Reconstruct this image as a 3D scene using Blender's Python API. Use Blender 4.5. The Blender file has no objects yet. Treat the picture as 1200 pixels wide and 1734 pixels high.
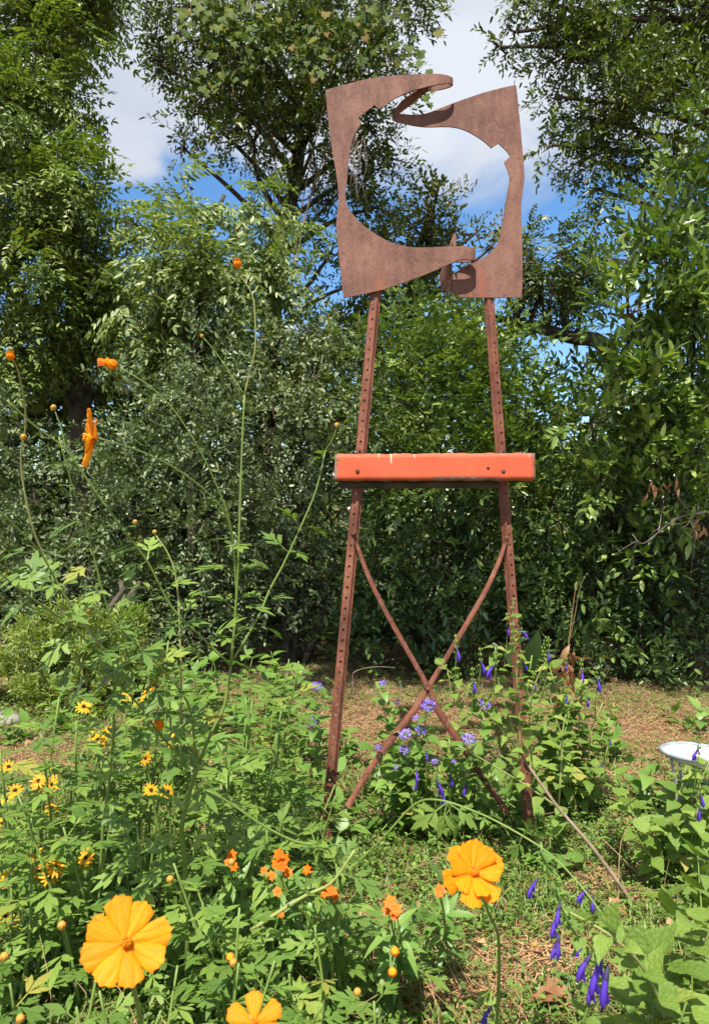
import bpy, bmesh, math, random
import numpy as np
from mathutils import Vector, Matrix

# ------------------------------------------------------------------ camera, sky, sun, exposure
SC = bpy.context.scene
COL = SC.collection
H = 0.90                       # eye height
F = 1238.0                     # focal length in photo pixels (photo is 1200 x 1734)
SUN_TO = Vector((-0.11, -0.50, 0.82)).normalized()

cam_d = bpy.data.cameras.new("camera")
cam = bpy.data.objects.new("camera", cam_d)
COL.objects.link(cam)
cam.location = (0, 0, H)
cam.rotation_euler = (math.radians(90), 0, 0)
cam_d.sensor_fit = 'VERTICAL'
cam_d.sensor_height = 24.0
cam_d.lens = 12.0 * F / 867.0
cam_d.clip_start = 0.05
cam_d.clip_end = 500
cam_d.dof.use_dof = True
cam_d.dof.focus_distance = 2.1
cam_d.dof.aperture_fstop = 8.0
SC.camera = cam

world = bpy.data.worlds.new("World")
SC.world = world
world.use_nodes = True
wn = world.node_tree.nodes
wl = world.node_tree.links
wn.clear()
w_out = wn.new('ShaderNodeOutputWorld')
w_bg = wn.new('ShaderNodeBackground')
w_bg.inputs['Strength'].default_value = 0.09
w_sky = wn.new('ShaderNodeTexSky')
w_sky.sky_type = 'NISHITA'
w_sky.sun_disc = False
w_sky.sun_elevation = math.asin(SUN_TO.z)
w_sky.sun_rotation = math.atan2(SUN_TO.x, SUN_TO.y)
w_sky.air_density = 1.0
w_sky.dust_density = 0.3
w_sky.ozone_density = 2.5
w_tc = wn.new('ShaderNodeTexCoord')
w_sep = wn.new('ShaderNodeSeparateXYZ')
wl.new(w_tc.outputs['Generated'], w_sep.inputs[0])
w_map = wn.new('ShaderNodeMapping')
w_map.inputs['Scale'].default_value = (1.0, 1.0, 1.9)
w_map.inputs['Location'].default_value = (0.35, 0.1, 0.2)
wl.new(w_tc.outputs['Generated'], w_map.inputs['Vector'])
w_n = wn.new('ShaderNodeTexNoise')
w_n.inputs['Scale'].default_value = 3.6
w_n.inputs['Detail'].default_value = 7.0
w_n.inputs['Roughness'].default_value = 0.52
w_n.inputs['Distortion'].default_value = 0.35
wl.new(w_map.outputs[0], w_n.inputs['Vector'])
# cloud cover: a broken deck that thins out towards the horizon
w_m1 = wn.new('ShaderNodeMath'); w_m1.operation = 'MULTIPLY_ADD'
wl.new(w_n.outputs['Fac'], w_m1.inputs[0]); w_m1.inputs[1].default_value = 0.85
wl.new(w_sep.outputs['Z'], w_m1.inputs[2])
w_mr = wn.new('ShaderNodeMapRange'); w_mr.interpolation_type = 'SMOOTHSTEP'
w_mr.inputs['From Min'].default_value = 0.735
w_mr.inputs['From Max'].default_value = 0.87
wl.new(w_m1.outputs[0], w_mr.inputs['Value'])
w_n2 = wn.new('ShaderNodeTexNoise')
w_n2.inputs['Scale'].default_value = 2.2
w_n2.inputs['Detail'].default_value = 5.0
wl.new(w_map.outputs[0], w_n2.inputs['Vector'])
w_cr = wn.new('ShaderNodeValToRGB')
w_cr.color_ramp.elements[0].position = 0.36
w_cr.color_ramp.elements[0].color = (2.9, 3.3, 4.0, 1)
w_cr.color_ramp.elements[1].position = 0.62
w_cr.color_ramp.elements[1].color = (4.7, 5.0, 5.5, 1)
wl.new(w_n2.outputs['Fac'], w_cr.inputs[0])
w_hs = wn.new('ShaderNodeHueSaturation')
w_hs.inputs['Saturation'].default_value = 1.22
w_hs.inputs['Value'].default_value = 1.25
wl.new(w_sky.outputs[0], w_hs.inputs['Color'])
w_mix = wn.new('ShaderNodeMix'); w_mix.data_type = 'RGBA'
wl.new(w_mr.outputs[0], w_mix.inputs['Factor'])
wl.new(w_hs.outputs[0], w_mix.inputs['A'])
wl.new(w_cr.outputs[0], w_mix.inputs['B'])
wl.new(w_mix.outputs['Result'], w_bg.inputs['Color'])
wl.new(w_bg.outputs[0], w_out.inputs[0])

sun_d = bpy.data.lights.new("sun", 'SUN')
sun_d.energy = 5.0
sun_d.angle = math.radians(0.5)
sun_d.color = (1.0, 0.95, 0.86)
sun = bpy.data.objects.new("sun", sun_d)
COL.objects.link(sun)
sun.location = (-3, -8, 12)
sun.rotation_euler = (-SUN_TO).to_track_quat('-Z', 'Y').to_euler()

SC.view_settings.view_transform = 'Standard'
SC.view_settings.look = 'None'
SC.view_settings.gamma = 1.0
SC.view_settings.use_curve_mapping = False
SC.view_settings.exposure = 0.95
SC.render.engine = 'CYCLES'

# ------------------------------------------------------------------ helpers
rng = np.random.default_rng(11)
random.seed(5)

def P(px, py, Y):
    """photo pixel -> world point at distance Y from the camera"""
    return np.array([(px - 600.0) / F * Y, Y, H + (867.0 - py) / F * Y])

def G(px, py):
    """photo pixel -> point on the ground"""
    Y = H * F / (py - 867.0)
    return np.array([(px - 600.0) / F * Y, Y, 0.0])

def tag(o, label=None, cat=None, group=None, kind=None):
    if label: o["label"] = label
    if cat: o["category"] = cat
    if group: o["group"] = group
    if kind: o["kind"] = kind
    return o

def thing(name, base, label, cat, group=None):
    e = bpy.data.objects.new(name, None)
    e.empty_display_size = 0.05
    COL.objects.link(e)
    e.location = Vector([float(v) for v in base])
    return tag(e, label, cat, group)

def mesh_from(name, V, Q=None, T=None, rnd=None, mat=None, smooth=False):
    me = bpy.data.meshes.new(name)
    V = np.asarray(V, dtype=np.float32)
    Q = np.zeros((0, 4), int) if Q is None or len(Q) == 0 else np.asarray(Q, int)
    T = np.zeros((0, 3), int) if T is None or len(T) == 0 else np.asarray(T, int)
    me.vertices.add(len(V)); me.vertices.foreach_set("co", V.ravel())
    nl = Q.size + T.size
    me.loops.add(nl)
    me.loops.foreach_set("vertex_index", np.concatenate([Q.ravel(), T.ravel()]).astype(np.int32))
    me.polygons.add(len(Q) + len(T))
    st = np.concatenate([np.arange(len(Q)) * 4, Q.size + np.arange(len(T)) * 3]).astype(np.int32)
    me.polygons.foreach_set("loop_start", st)
    if smooth:
        me.polygons.foreach_set("use_smooth", np.ones(len(Q) + len(T), bool))
    me.update(calc_edges=True)
    if rnd is not None:
        a = me.attributes.new("rnd", 'FLOAT', 'POINT')
        a.data.foreach_set("value", np.asarray(rnd, np.float32))
    if mat: me.materials.append(mat)
    return me

def link(name, me, parent=None, loc=(0, 0, 0)):
    o = bpy.data.objects.new(name, me)
    COL.objects.link(o)
    if parent is not None: o.parent = parent
    o.location = Vector([float(v) for v in loc])
    return o

class Acc:
    """collects geometry that becomes ONE mesh object"""
    def __init__(s): s.V = []; s.Q = []; s.T = []; s.R = []; s.n = 0
    def add(s, V, Q=None, T=None, rnd=None):
        V = np.asarray(V, float)
        if Q is not None and len(Q): s.Q.append(np.asarray(Q, int) + s.n)
        if T is not None and len(T): s.T.append(np.asarray(T, int) + s.n)
        s.V.append(V)
        r = np.full(len(V), rng.random()) if rnd is None else np.asarray(rnd, float)
        s.R.append(r); s.n += len(V)
    def mesh(s, name, mat, base=(0, 0, 0), smooth=False):
        V = np.concatenate(s.V) - np.asarray(base, float)
        return mesh_from(name, V, np.concatenate(s.Q) if s.Q else None,
                         np.concatenate(s.T) if s.T else None, np.concatenate(s.R), mat, smooth)
    def build(s, name, mat, parent=None, smooth=False, kind=None):
        b = np.array(parent.location) if parent is not None else (0, 0, 0)
        o = link(name, s.mesh(name, mat, b, smooth), parent)
        if kind: o["kind"] = kind
        return o

def norm(v):
    v = np.asarray(v, float)
    return v / (np.linalg.norm(v, axis=-1, keepdims=True) + 1e-9)

def frames(d, up):
    """columns x,y,z with y along d and z as near up as it can be; d, up (N,3)"""
    d = norm(d)
    x = np.cross(d, up)
    bad = np.linalg.norm(x, axis=1) < 1e-3
    x[bad] = np.array([1.0, 0, 0])
    x = norm(x)
    z = np.cross(x, d)
    return np.stack([x, d, z], axis=2)

def smooth_line(pts, k=4):
    pts = [np.asarray(p, float) for p in pts]
    if len(pts) < 3: 
        a, b = pts[0], pts[-1]
        return np.array([a + (b - a) * t for t in np.linspace(0, 1, k + 1)])
    pp = [2 * pts[0] - pts[1]] + pts + [2 * pts[-1] - pts[-2]]
    out = []
    for i in range(1, len(pp) - 2):
        p0, p1, p2, p3 = pp[i - 1:i + 3]
        for t in np.linspace(0, 1, k, endpoint=False):
            out.append(0.5 * ((2 * p1) + (-p0 + p2) * t + (2 * p0 - 5 * p1 + 4 * p2 - p3) * t * t + (-p0 + 3 * p1 - 3 * p2 + p3) * t ** 3))
    out.append(pts[-1])
    return np.array(out)

def tube(acc, line, r0, r1=None, n=5, cap=True):
    line = np.asarray(line, float)
    r1 = r0 if r1 is None else r1
    m = len(line)
    tan = norm(np.gradient(line, axis=0))
    ref = np.array([0.31, -0.9, 0.3])
    if abs(np.mean(tan @ norm(ref))) > 0.85: ref = np.array([0.9, 0.2, 0.3])
    x = norm(np.cross(tan, ref)); y = np.cross(tan, x)
    rad = np.linspace(r0, r1, m) if np.isscalar(r0) and np.isscalar(r1) else np.asarray(r0)
    a = np.arange(n) * 2 * math.pi / n
    V = line[:, None, :] + rad[:, None, None] * (np.cos(a)[None, :, None] * x[:, None, :] + np.sin(a)[None, :, None] * y[:, None, :])
    V = V.reshape(-1, 3)
    i = np.arange(m - 1)[:, None] * n; j = np.arange(n)[None, :]
    jn = (np.arange(n) + 1) % n
    Q = np.stack([i + j, i + jn[None, :], i + n + jn[None, :], i + n + j], axis=2).reshape(-1, 4)
    T = None
    if cap:
        V = np.vstack([V, line[0], line[-1]])
        c0, c1 = m * n, m * n + 1
        T = [[c0, jn[k], k] for k in range(n)] + [[c1, (m - 1) * n + k, (m - 1) * n + jn[k]] for k in range(n)]
    acc.add(V, Q, T)

def ball(acc, c, r, seg=8, ring=5, sq=(1, 1, 1), rot=None):
    V = []; 
    for i in range(ring + 1):
        th = math.pi * i / ring
        for j in range(seg):
            ph = 2 * math.pi * j / seg
            V.append((math.sin(th) * math.cos(ph) * sq[0], math.sin(th) * math.sin(ph) * sq[1], math.cos(th) * sq[2]))
    V = np.array(V) * r
    if rot is not None: V = V @ np.asarray(rot).T
    Q = [[i * seg + j, (i + 1) * seg + j, (i + 1) * seg + (j + 1) % seg, i * seg + (j + 1) % seg] for i in range(ring) for j in range(seg)]
    acc.add(V + np.asarray(c), Q)

def box(acc, c, half, R=None):
    V = np.array([(x, y, z) for x in (-1, 1) for y in (-1, 1) for z in (-1, 1)], float) * half
    if R is not None: V = V @ np.asarray(R).T
    Q = [[0, 1, 3, 2], [4, 6, 7, 5], [0, 4, 5, 1], [2, 3, 7, 6], [0, 2, 6, 4], [1, 5, 7, 3]]
    acc.add(V + np.asarray(c), Q)

# ------------------------------------------------------------------ materials
def new_mat(name):
    m = bpy.data.materials.new(name); m.use_nodes = True
    nt = m.node_tree
    for n in list(nt.nodes): nt.nodes.remove(n)
    out = nt.nodes.new('ShaderNodeOutputMaterial')
    b = nt.nodes.new('ShaderNodeBsdfPrincipled')
    nt.links.new(b.outputs[0], out.inputs[0])
    return m, nt, b, out

def ramp(nt, src, stops):
    r = nt.nodes.new('ShaderNodeValToRGB')
    e = r.color_ramp.elements
    e[0].position, e[0].color = stops[0][0], (*stops[0][1], 1)
    e[1].position, e[1].color = stops[-1][0], (*stops[-1][1], 1)
    for p, c in stops[1:-1]:
        k = e.new(p); k.color = (*c, 1)
    nt.links.new(src, r.inputs[0])
    return r.outputs[0]

def noise(nt, scale, detail=4, rough=0.55, vec=None, coord='Object'):
    n = nt.nodes.new('ShaderNodeTexNoise')
    n.inputs['Scale'].default_value = scale
    n.inputs['Detail'].default_value = detail
    n.inputs['Roughness'].default_value = rough
    if vec is None:
        vec = nt.nodes.new('ShaderNodeTexCoord').outputs[coord]
    nt.links.new(vec, n.inputs['Vector'])
    return n.outputs['Fac']

def math_node(nt, op, a, b=None, c=None):
    m = nt.nodes.new('ShaderNodeMath'); m.operation = op
    for i, v in enumerate((a, b, c)):
        if v is None: continue
        if isinstance(v, (int, float)): m.inputs[i].default_value = v
        else: nt.links.new(v, m.inputs[i])
    return m.outputs[0]

def mixc(nt, f, a, b):
    m = nt.nodes.new('ShaderNodeMix'); m.data_type = 'RGBA'
    for k, v in (('Factor', f), ('A', a), ('B', b)):
        if isinstance(v, (int, float)): m.inputs[k].default_value = v
        elif isinstance(v, tuple): m.inputs[k].default_value = (*v, 1)
        else: nt.links.new(v, m.inputs[k])
    return m.outputs['Result']

def leaf_mat(name, stops, rough=0.42, trans=0.30, tcol=(1.5, 1.7, 0.5), spec=0.5, vein=0.0, crinkle=0):
    m, nt, b, out = new_mat(name)
    if crinkle:
        vo = nt.nodes.new('ShaderNodeTexVoronoi'); vo.inputs['Scale'].default_value = 8
        nt.links.new(nt.nodes.new('ShaderNodeTexCoord').outputs['Object'], vo.inputs['Vector'])
        bp = nt.nodes.new('ShaderNodeBump'); bp.inputs['Strength'].default_value = .22; bp.inputs['Distance'].default_value = .05; bp.invert = True
        nt.links.new(vo.outputs['Distance'], bp.inputs['Height']); nt.links.new(bp.outputs[0], b.inputs['Normal'])
    at = nt.nodes.new('ShaderNodeAttribute'); at.attribute_name = "rnd"
    oi = nt.nodes.new('ShaderNodeObjectInfo')
    f = math_node(nt, 'FRACT', math_node(nt, 'ADD', at.outputs['Fac'], oi.outputs['Random']))
    col = ramp(nt, f, stops)
    if vein:
        nz = noise(nt, vein, 3)
        col = mixc(nt, math_node(nt, 'MULTIPLY', nz, 0.5), col, mixc(nt, 0.5, col, (0.16, 0.20, 0.04)))
    nt.links.new(col, b.inputs['Base Color'])
    b.inputs['Roughness'].default_value = rough
    b.inputs['Specular IOR Level'].default_value = spec
    tr = nt.nodes.new('ShaderNodeBsdfTranslucent')
    mul = nt.nodes.new('ShaderNodeMix'); mul.data_type = 'RGBA'; mul.blend_type = 'MULTIPLY'
    mul.inputs['Factor'].default_value = 1
    mul.inputs['B'].default_value = (*tcol, 1)
    nt.links.new(col, mul.inputs['A'])
    nt.links.new(mul.outputs['Result'], tr.inputs['Color'])
    mx = nt.nodes.new('ShaderNodeMixShader'); mx.inputs[0].default_value = trans
    nt.links.new(b.outputs[0], mx.inputs[1]); nt.links.new(tr.outputs[0], mx.inputs[2])
    nt.links.new(mx.outputs[0], out.inputs[0])
    return m

def simple_mat(name, stops, scale=20, rough=0.7, spec=0.3, metal=0.0, bump=0.0, detail=5):
    m, nt, b, out = new_mat(name)
    f = noise(nt, scale, detail)
    nt.links.new(ramp(nt, f, stops), b.inputs['Base Color'])
    b.inputs['Roughness'].default_value = rough
    b.inputs['Specular IOR Level'].default_value = spec
    b.inputs['Metallic'].default_value = metal
    if bump:
        bp = nt.nodes.new('ShaderNodeBump'); bp.inputs['Strength'].default_value = bump
        bp.inputs['Distance'].default_value = 0.004
        nt.links.new(f, bp.inputs['Height']); nt.links.new(bp.outputs[0], b.inputs['Normal'])
    return m

M = {}
M['pinnate'] = leaf_mat('pinnate_leaf', [(0, (.045, .08, .014)), (.5, (.11, .17, .03)), (.85, (.20, .26, .06)), (1, (.23, .22, .04))], .44, .22)
M['pale'] = leaf_mat('pale_leaf', [(0, (.075, .12, .03)), (.5, (.15, .21, .055)), (1, (.25, .29, .10))], .44, .24)
M['vine'] = leaf_mat('vine_leaf', [(0, (.05, .085, .012)), (.6, (.085, .125, .02)), (.9, (.14, .14, .02)), (1, (.17, .11, .02))], .62, .35, spec=.2)
M['olive'] = leaf_mat('olive_leaf', [(0, (.05, .07, .015)), (.6, (.09, .11, .025)), (.9, (.17, .15, .03)), (1, (.22, .16, .04))], .45, .32)
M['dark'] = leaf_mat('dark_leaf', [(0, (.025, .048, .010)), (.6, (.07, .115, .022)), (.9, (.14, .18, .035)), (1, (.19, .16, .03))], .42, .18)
M['privet'] = leaf_mat('privet_leaf', [(0, (.055, .085, .03)), (.5, (.12, .165, .065)), (1, (.22, .26, .12))], .44, .16)
M['laurel'] = leaf_mat('laurel_leaf', [(0, (.04, .075, .016)), (.5, (.11, .185, .036)), (.8, (.19, .26, .055)), (1, (.30, .36, .11))], .38, .20, spec=.5)
M['canna'] = leaf_mat('broad_leaf', [(0, (.03, .055, .015)), (1, (.05, .085, .022))], .4, .15)
M['hedge'] = leaf_mat('hedge_leaf', [(0, (.03, .058, .014)), (.6, (.07, .125, .028)), (1, (.15, .22, .05))], .38, .10, spec=.5)
M['bright'] = leaf_mat('bright_leaf', [(0, (.055, .10, .016)), (.6, (.12, .19, .03)), (1, (.22, .28, .055))], .44, .22)
M['azalea'] = leaf_mat('azalea_leaf', [(0, (.13, .18, .03)), (.6, (.20, .26, .05)), (1, (.28, .32, .08))], .42, .30)
M['cosmos'] = leaf_mat('cosmos_leaf', [(0, (.08, .16, .030)), (.55, (.14, .235, .042)), (.95, (.21, .31, .06)), (1, (.34, .29, .06))], .45, .32, (1.4, 1.6, .6), vein=60)
M['herb'] = leaf_mat('herb_leaf', [(0, (.09, .18, .03)), (.6, (.13, .25, .045)), (1, (.19, .31, .06))], .45, .32, (1.3, 1.5, .5), vein=45)
M['salvia'] = leaf_mat('salvia_leaf', [(0, (.10, .175, .025)), (.5, (.15, .24, .04)), (.85, (.20, .29, .055)), (.95, (.28, .33, .07)), (1, (.36, .31, .08))], .55, .30, (1.3, 1.5, .5), spec=.3, vein=45, crinkle=1)
M['grass'] = leaf_mat('grass_blade', [(0, (.07, .13, .022)), (.6, (.13, .21, .035)), (.88, (.21, .27, .06)), (1, (.34, .29, .11))], .5, .25)
M['weed'] = leaf_mat('weed_leaf', [(0, (.07, .14, .022)), (.6, (.125, .22, .035)), (1, (.19, .28, .055))], .5, .3)
M['straw'] = leaf_mat('straw', [(0, (.15, .07, .035)), (.5, (.34, .19, .09)), (1, (.55, .37, .19))], .7, .08, (1, .9, .7))
M['litter'] = leaf_mat('litter_leaf', [(0, (.10, .05, .03)), (.5, (.25, .12, .06)), (1, (.42, .24, .12))], .7, .12, (1.2, .9, .6))
M['dry'] = leaf_mat('dry_leaf', [(0, (.28, .13, .06)), (.5, (.33, .17, .08)), (1, (.45, .26, .14))], .65, .2, (1.2, .9, .6))
M['stem'] = simple_mat('green_stem', [(0, (.10, .17, .03)), (1, (.17, .24, .05))], 30, .5, .4)
M['stem_pale'] = simple_mat('pale_stem', [(0, (.20, .24, .06)), (1, (.33, .33, .12))], 30, .6, .3)
M['stem_brown'] = simple_mat('brown_stem', [(.3, (.14, .08, .04)), (.7, (.26, .17, .09))], 40, .75, .2)
M['wood'] = simple_mat('woody_stem', [(.3, (.14, .10, .065)), (.7, (.28, .21, .145))], 60, .8, .2, bump=.4)
M['bark'] = simple_mat('bark', [(.3, (.035, .027, .02)), (.7, (.11, .085, .06))], 14, .9, .15, bump=.8)
M['twig'] = simple_mat('bare_twig', [(.3, (.16, .12, .10)), (.7, (.32, .26, .22))], 30, .85, .2)

def petal_mat(name, a, b_, tr=.3, rough=.55, vein=False):
    m, nt, b, out = new_mat(name)
    oi = nt.nodes.new('ShaderNodeObjectInfo')
    nz = noise(nt, 90, 3)
    f = math_node(nt, 'ADD', math_node(nt, 'MULTIPLY', oi.outputs['Random'], .5), math_node(nt, 'MULTIPLY', nz, .5))
    col = ramp(nt, f, [(.2, a), (.8, b_)])
    if vein:
        mp = nt.nodes.new('ShaderNodeMapping'); mp.inputs['Scale'].default_value = (26, 1.6, 4)
        nt.links.new(nt.nodes.new('ShaderNodeTexCoord').outputs['Object'], mp.inputs['Vector'])
        vn = ramp(nt, noise(nt, 1.0, 4, .6, mp.outputs[0]), [(.40, (1, 1, 1)), (.56, (0, 0, 0))])
        col = mixc(nt, math_node(nt, 'MULTIPLY', vn, .55), col, (.70, .155, .003))
    nt.links.new(col, b.inputs['Base Color'])
    b.inputs['Roughness'].default_value = rough
    b.inputs['Specular IOR Level'].default_value = .2
    t = nt.nodes.new('ShaderNodeBsdfTranslucent'); nt.links.new(col, t.inputs['Color'])
    mx = nt.nodes.new('ShaderNodeMixShader'); mx.inputs[0].default_value = tr
    nt.links.new(b.outputs[0], mx.inputs[1]); nt.links.new(t.outputs[0], mx.inputs[2]); nt.links.new(mx.outputs[0], out.inputs[0])
    return m
M['petal'] = petal_mat('orange_petal', (.80, .25, .003), (.88, .33, .006), .35, .6, True)
M['petal_yellow'] = petal_mat('yellow_petal', (.80, .30, .006), (.85, .42, .014))
M['disc'] = simple_mat('orange_disc', [(.3, (.60, .17, .01)), (.7, (.85, .35, .02))], 400, .8, .1, bump=.6)
M['cone'] = simple_mat('dark_cone', [(.3, (.015, .008, .005)), (.7, (.07, .035, .02))], 400, .8, .2, bump=.6)
M['fiery'] = petal_mat('orange_red_petal', (.80, .13, .004), (.85, .22, .01))
M['violet'] = petal_mat('violet_petal', (.06, .022, .30), (.11, .05, .46), .2)
M['calyx'] = simple_mat('dark_calyx', [(0, (.03, .04, .03)), (1, (.05, .035, .09))], 60, .6, .2)
M['lilac'] = petal_mat('lilac_petal', (.27, .18, .62), (.42, .30, .78), .25)
M['bud'] = simple_mat('bud', [(.35, (.22, .22, .04)), (.65, (.55, .22, .03))], 160, .6, .3)

# rusted steel --------------------------------------------------------------
def rust_mat(name, c_dark, c_mid, c_light, streak=False):
    m, nt, b, out = new_mat(name)
    tc = nt.nodes.new('ShaderNodeTexCoord').outputs['Object']
    big = noise(nt, 9, 5, .6, tc)
    fine = noise(nt, 140, 4, .65, tc)
    mp = nt.nodes.new('ShaderNodeMapping'); mp.inputs['Scale'].default_value = (55, 55, 9)
    nt.links.new(tc, mp.inputs['Vector'])
    run = noise(nt, 1.0, 4, .6, mp.outputs[0])
    f = math_node(nt, 'ADD', math_node(nt, 'MULTIPLY', big, .42), math_node(nt, 'ADD', math_node(nt, 'MULTIPLY', fine, .28), math_node(nt, 'MULTIPLY', run, .30)))
    col = ramp(nt, f, [(.40, c_dark), (.5, c_mid), (.60, c_light)])
    spk = ramp(nt, noise(nt, 45, 5, .7, tc), [(.56, (0, 0, 0)), (.70, (1, 1, 1))])
    col = mixc(nt, math_node(nt, 'MULTIPLY', spk, .75), col, (.21, .11, .075))
    dk = ramp(nt, noise(nt, 70, 4, .6, tc), [(.30, (1, 1, 1)), (.40, (0, 0, 0))])
    col = mixc(nt, math_node(nt, 'MULTIPLY', dk, .55), col, (.050, .025, .020))
    if streak:
        # orange runs of rust over the posts behind the plate
        sep = nt.nodes.new('ShaderNodeSeparateXYZ'); nt.links.new(tc, sep.inputs[0])
        tot = None
        for cx, w, zt in ((-.127, .022, .69), (.165, .018, .72), (.132, .008, .69)):
            dx = math_node(nt, 'ABSOLUTE', math_node(nt, 'SUBTRACT', sep.outputs['X'], cx))
            g = math_node(nt, 'SUBTRACT', 1.0, math_node(nt, 'DIVIDE', dx, w))
            g = math_node(nt, 'MAXIMUM', g, 0.0)
            zz = math_node(nt, 'MULTIPLY', math_node(nt, 'MAXIMUM', math_node(nt, 'SUBTRACT', zt + .9, sep.outputs['Z']), 0.0), 14.0)
            g = math_node(nt, 'MULTIPLY', g, math_node(nt, 'MINIMUM', zz, 1.0))
            tot = g if tot is None else math_node(nt, 'MAXIMUM', tot, g)
        tot = math_node(nt, 'MULTIPLY', tot, math_node(nt, 'ADD', math_node(nt, 'MULTIPLY', run, 1.3), .2))
        tot = math_node(nt, 'MINIMUM', tot, .8)
        col = mixc(nt, tot, col, (.22, .070, .035))
    nt.links.new(col, b.inputs['Base Color'])
    b.inputs['Roughness'].default_value = .72
    b.inputs['Specular IOR Level'].default_value = .25
    bp = nt.nodes.new('ShaderNodeBump'); bp.inputs['Strength'].default_value = .25; bp.inputs['Distance'].default_value = .002
    nt.links.new(fine, bp.inputs['Height']); nt.links.new(bp.outputs[0], b.inputs['Normal'])
    return m
M['rust'] = rust_mat('rusted_plate', (.095, .043, .031), (.14, .065, .047), (.19, .093, .067), True)
M['rust_post'] = rust_mat('rusted_post', (.085, .030, .019), (.15, .052, .031), (.22, .083, .050))

def board_mat():
    m, nt, b, out = new_mat('orange_painted_board')
    tc = nt.nodes.new('ShaderNodeTexCoord').outputs['Generated']
    ob = nt.nodes.new('ShaderNodeTexCoord').outputs['Object']
    sep = nt.nodes.new('ShaderNodeSeparateXYZ'); nt.links.new(tc, sep.inputs[0])
    x, z = sep.outputs['X'], sep.outputs['Z']
    n1 = noise(nt, 55, 6, .7, ob); n2 = noise(nt, 14, 4, .6, ob)
    paint = ramp(nt, n2, [(.3, (.42, .060, .016)), (.7, (.50, .084, .026))])
    # paint worn away: along the lower edge (mostly right of the middle), at both ends, a little on top
    def near(v, a, w):
        d = math_node(nt, 'ABSOLUTE', math_node(nt, 'SUBTRACT', v, a))
        return math_node(nt, 'MAXIMUM', math_node(nt, 'SUBTRACT', 1.0, math_node(nt, 'DIVIDE', d, w)), 0.0)
    low = math_node(nt, 'MULTIPLY', near(z, 0.0, .42), math_node(nt, 'MINIMUM', math_node(nt, 'MULTIPLY', near(x, .66, .25), 2.2), 1.0))
    low2 = near(z, 0.0, .11)
    ends = math_node(nt, 'MAXIMUM', near(x, 0.0, .045), near(x, 1.0, .030))
    corner = math_node(nt, 'MULTIPLY', near(x, 1.0, .10), near(z, 1.0, .45))
    corner2 = math_node(nt, 'MULTIPLY', near(x, .83, .03), near(z, 1.0, .22))
    top = math_node(nt, 'MULTIPLY', near(z, 1.0, .05), .7)
    w = low
    for k in (low2, ends, corner, corner2, top): w = math_node(nt, 'MAXIMUM', w, k)
    v = math_node(nt, 'ADD', w, math_node(nt, 'MULTIPLY', math_node(nt, 'SUBTRACT', n1, .5), 1.5))
    worn = ramp(nt, v, [(.56, (0, 0, 0)), (.64, (1, 1, 1))])
    wood = ramp(nt, n1, [(.35, (.11, .045, .03)), (.65, (.32, .16, .11))])
    col = mixc(nt, worn, paint, wood)
    # pale drips below the top edge
    dr = None
    for a, wd, ln in ((.222, .004, .22), (.282, .006, .42), (.398, .004, .24), (.30, .010, .10)):
        g = math_node(nt, 'MULTIPLY', near(x, a, wd), math_node(nt, 'MINIMUM', math_node(nt, 'MULTIPLY', math_node(nt, 'MAXIMUM', math_node(nt, 'SUBTRACT', z, 1.0 - ln), 0.0), 8.0), 1.0))
        dr = g if dr is None else math_node(nt, 'MAXIMUM', dr, g)
    col = mixc(nt, math_node(nt, 'MULTIPLY', dr, .75), col, (.80, .55, .42))
    mpg = nt.nodes.new('ShaderNodeMapping'); mpg.inputs['Scale'].default_value = (9, 60, 120)
    nt.links.new(ob, mpg.inputs['Vector'])
    gr = ramp(nt, noise(nt, 1.0, 5, .7, mpg.outputs[0]), [(.52, (0, 0, 0)), (.72, (1, 1, 1))])
    col = mixc(nt, math_node(nt, 'MULTIPLY', gr, .35), col, (.24, .060, .030))
    ch = ramp(nt, noise(nt, 120, 3, .6, ob), [(.69, (0, 0, 0)), (.73, (1, 1, 1))])
    col = mixc(nt, math_node(nt, 'MULTIPLY', ch, .8), col, (.16, .07, .045))
    nt.links.new(col, b.inputs['Base Color'])
    b.inputs['Roughness'].default_value = .68
    bp = nt.nodes.new('ShaderNodeBump'); bp.inputs['Strength'].default_value = .5; bp.inputs['Distance'].default_value = .002
    hgt = math_node(nt, 'SUBTRACT', math_node(nt, 'MULTIPLY', n2, .8), math_node(nt, 'MULTIPLY', worn, .5))
    nt.links.new(hgt, bp.inputs['Height']); nt.links.new(bp.outputs[0], b.inputs['Normal'])
    return m
M['board'] = board_mat()
M['enamel'] = simple_mat('white_enamel', [(.32, (.50, .48, .43)), (.45, (.74, .74, .71)), (.7, (.82, .82, .80))], 30, .22, .5)
M['rim'] = simple_mat('grey_rim', [(.3, (.16, .18, .20)), (.7, (.28, .30, .32))], 30, .4, .5)
M['iron'] = simple_mat('black_iron', [(.3, (.015, .015, .017)), (.7, (.05, .05, .055))], 40, .5, .5)
M['galv'] = simple_mat('galvanised', [(.3, (.20, .22, .24)), (.7, (.36, .39, .42))], 60, .45, .5, .4)
M['stone'] = simple_mat('stone', [(.3, (.14, .12, .11)), (.7, (.30, .27, .25))], 12, .9, .2, bump=.8)

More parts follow.
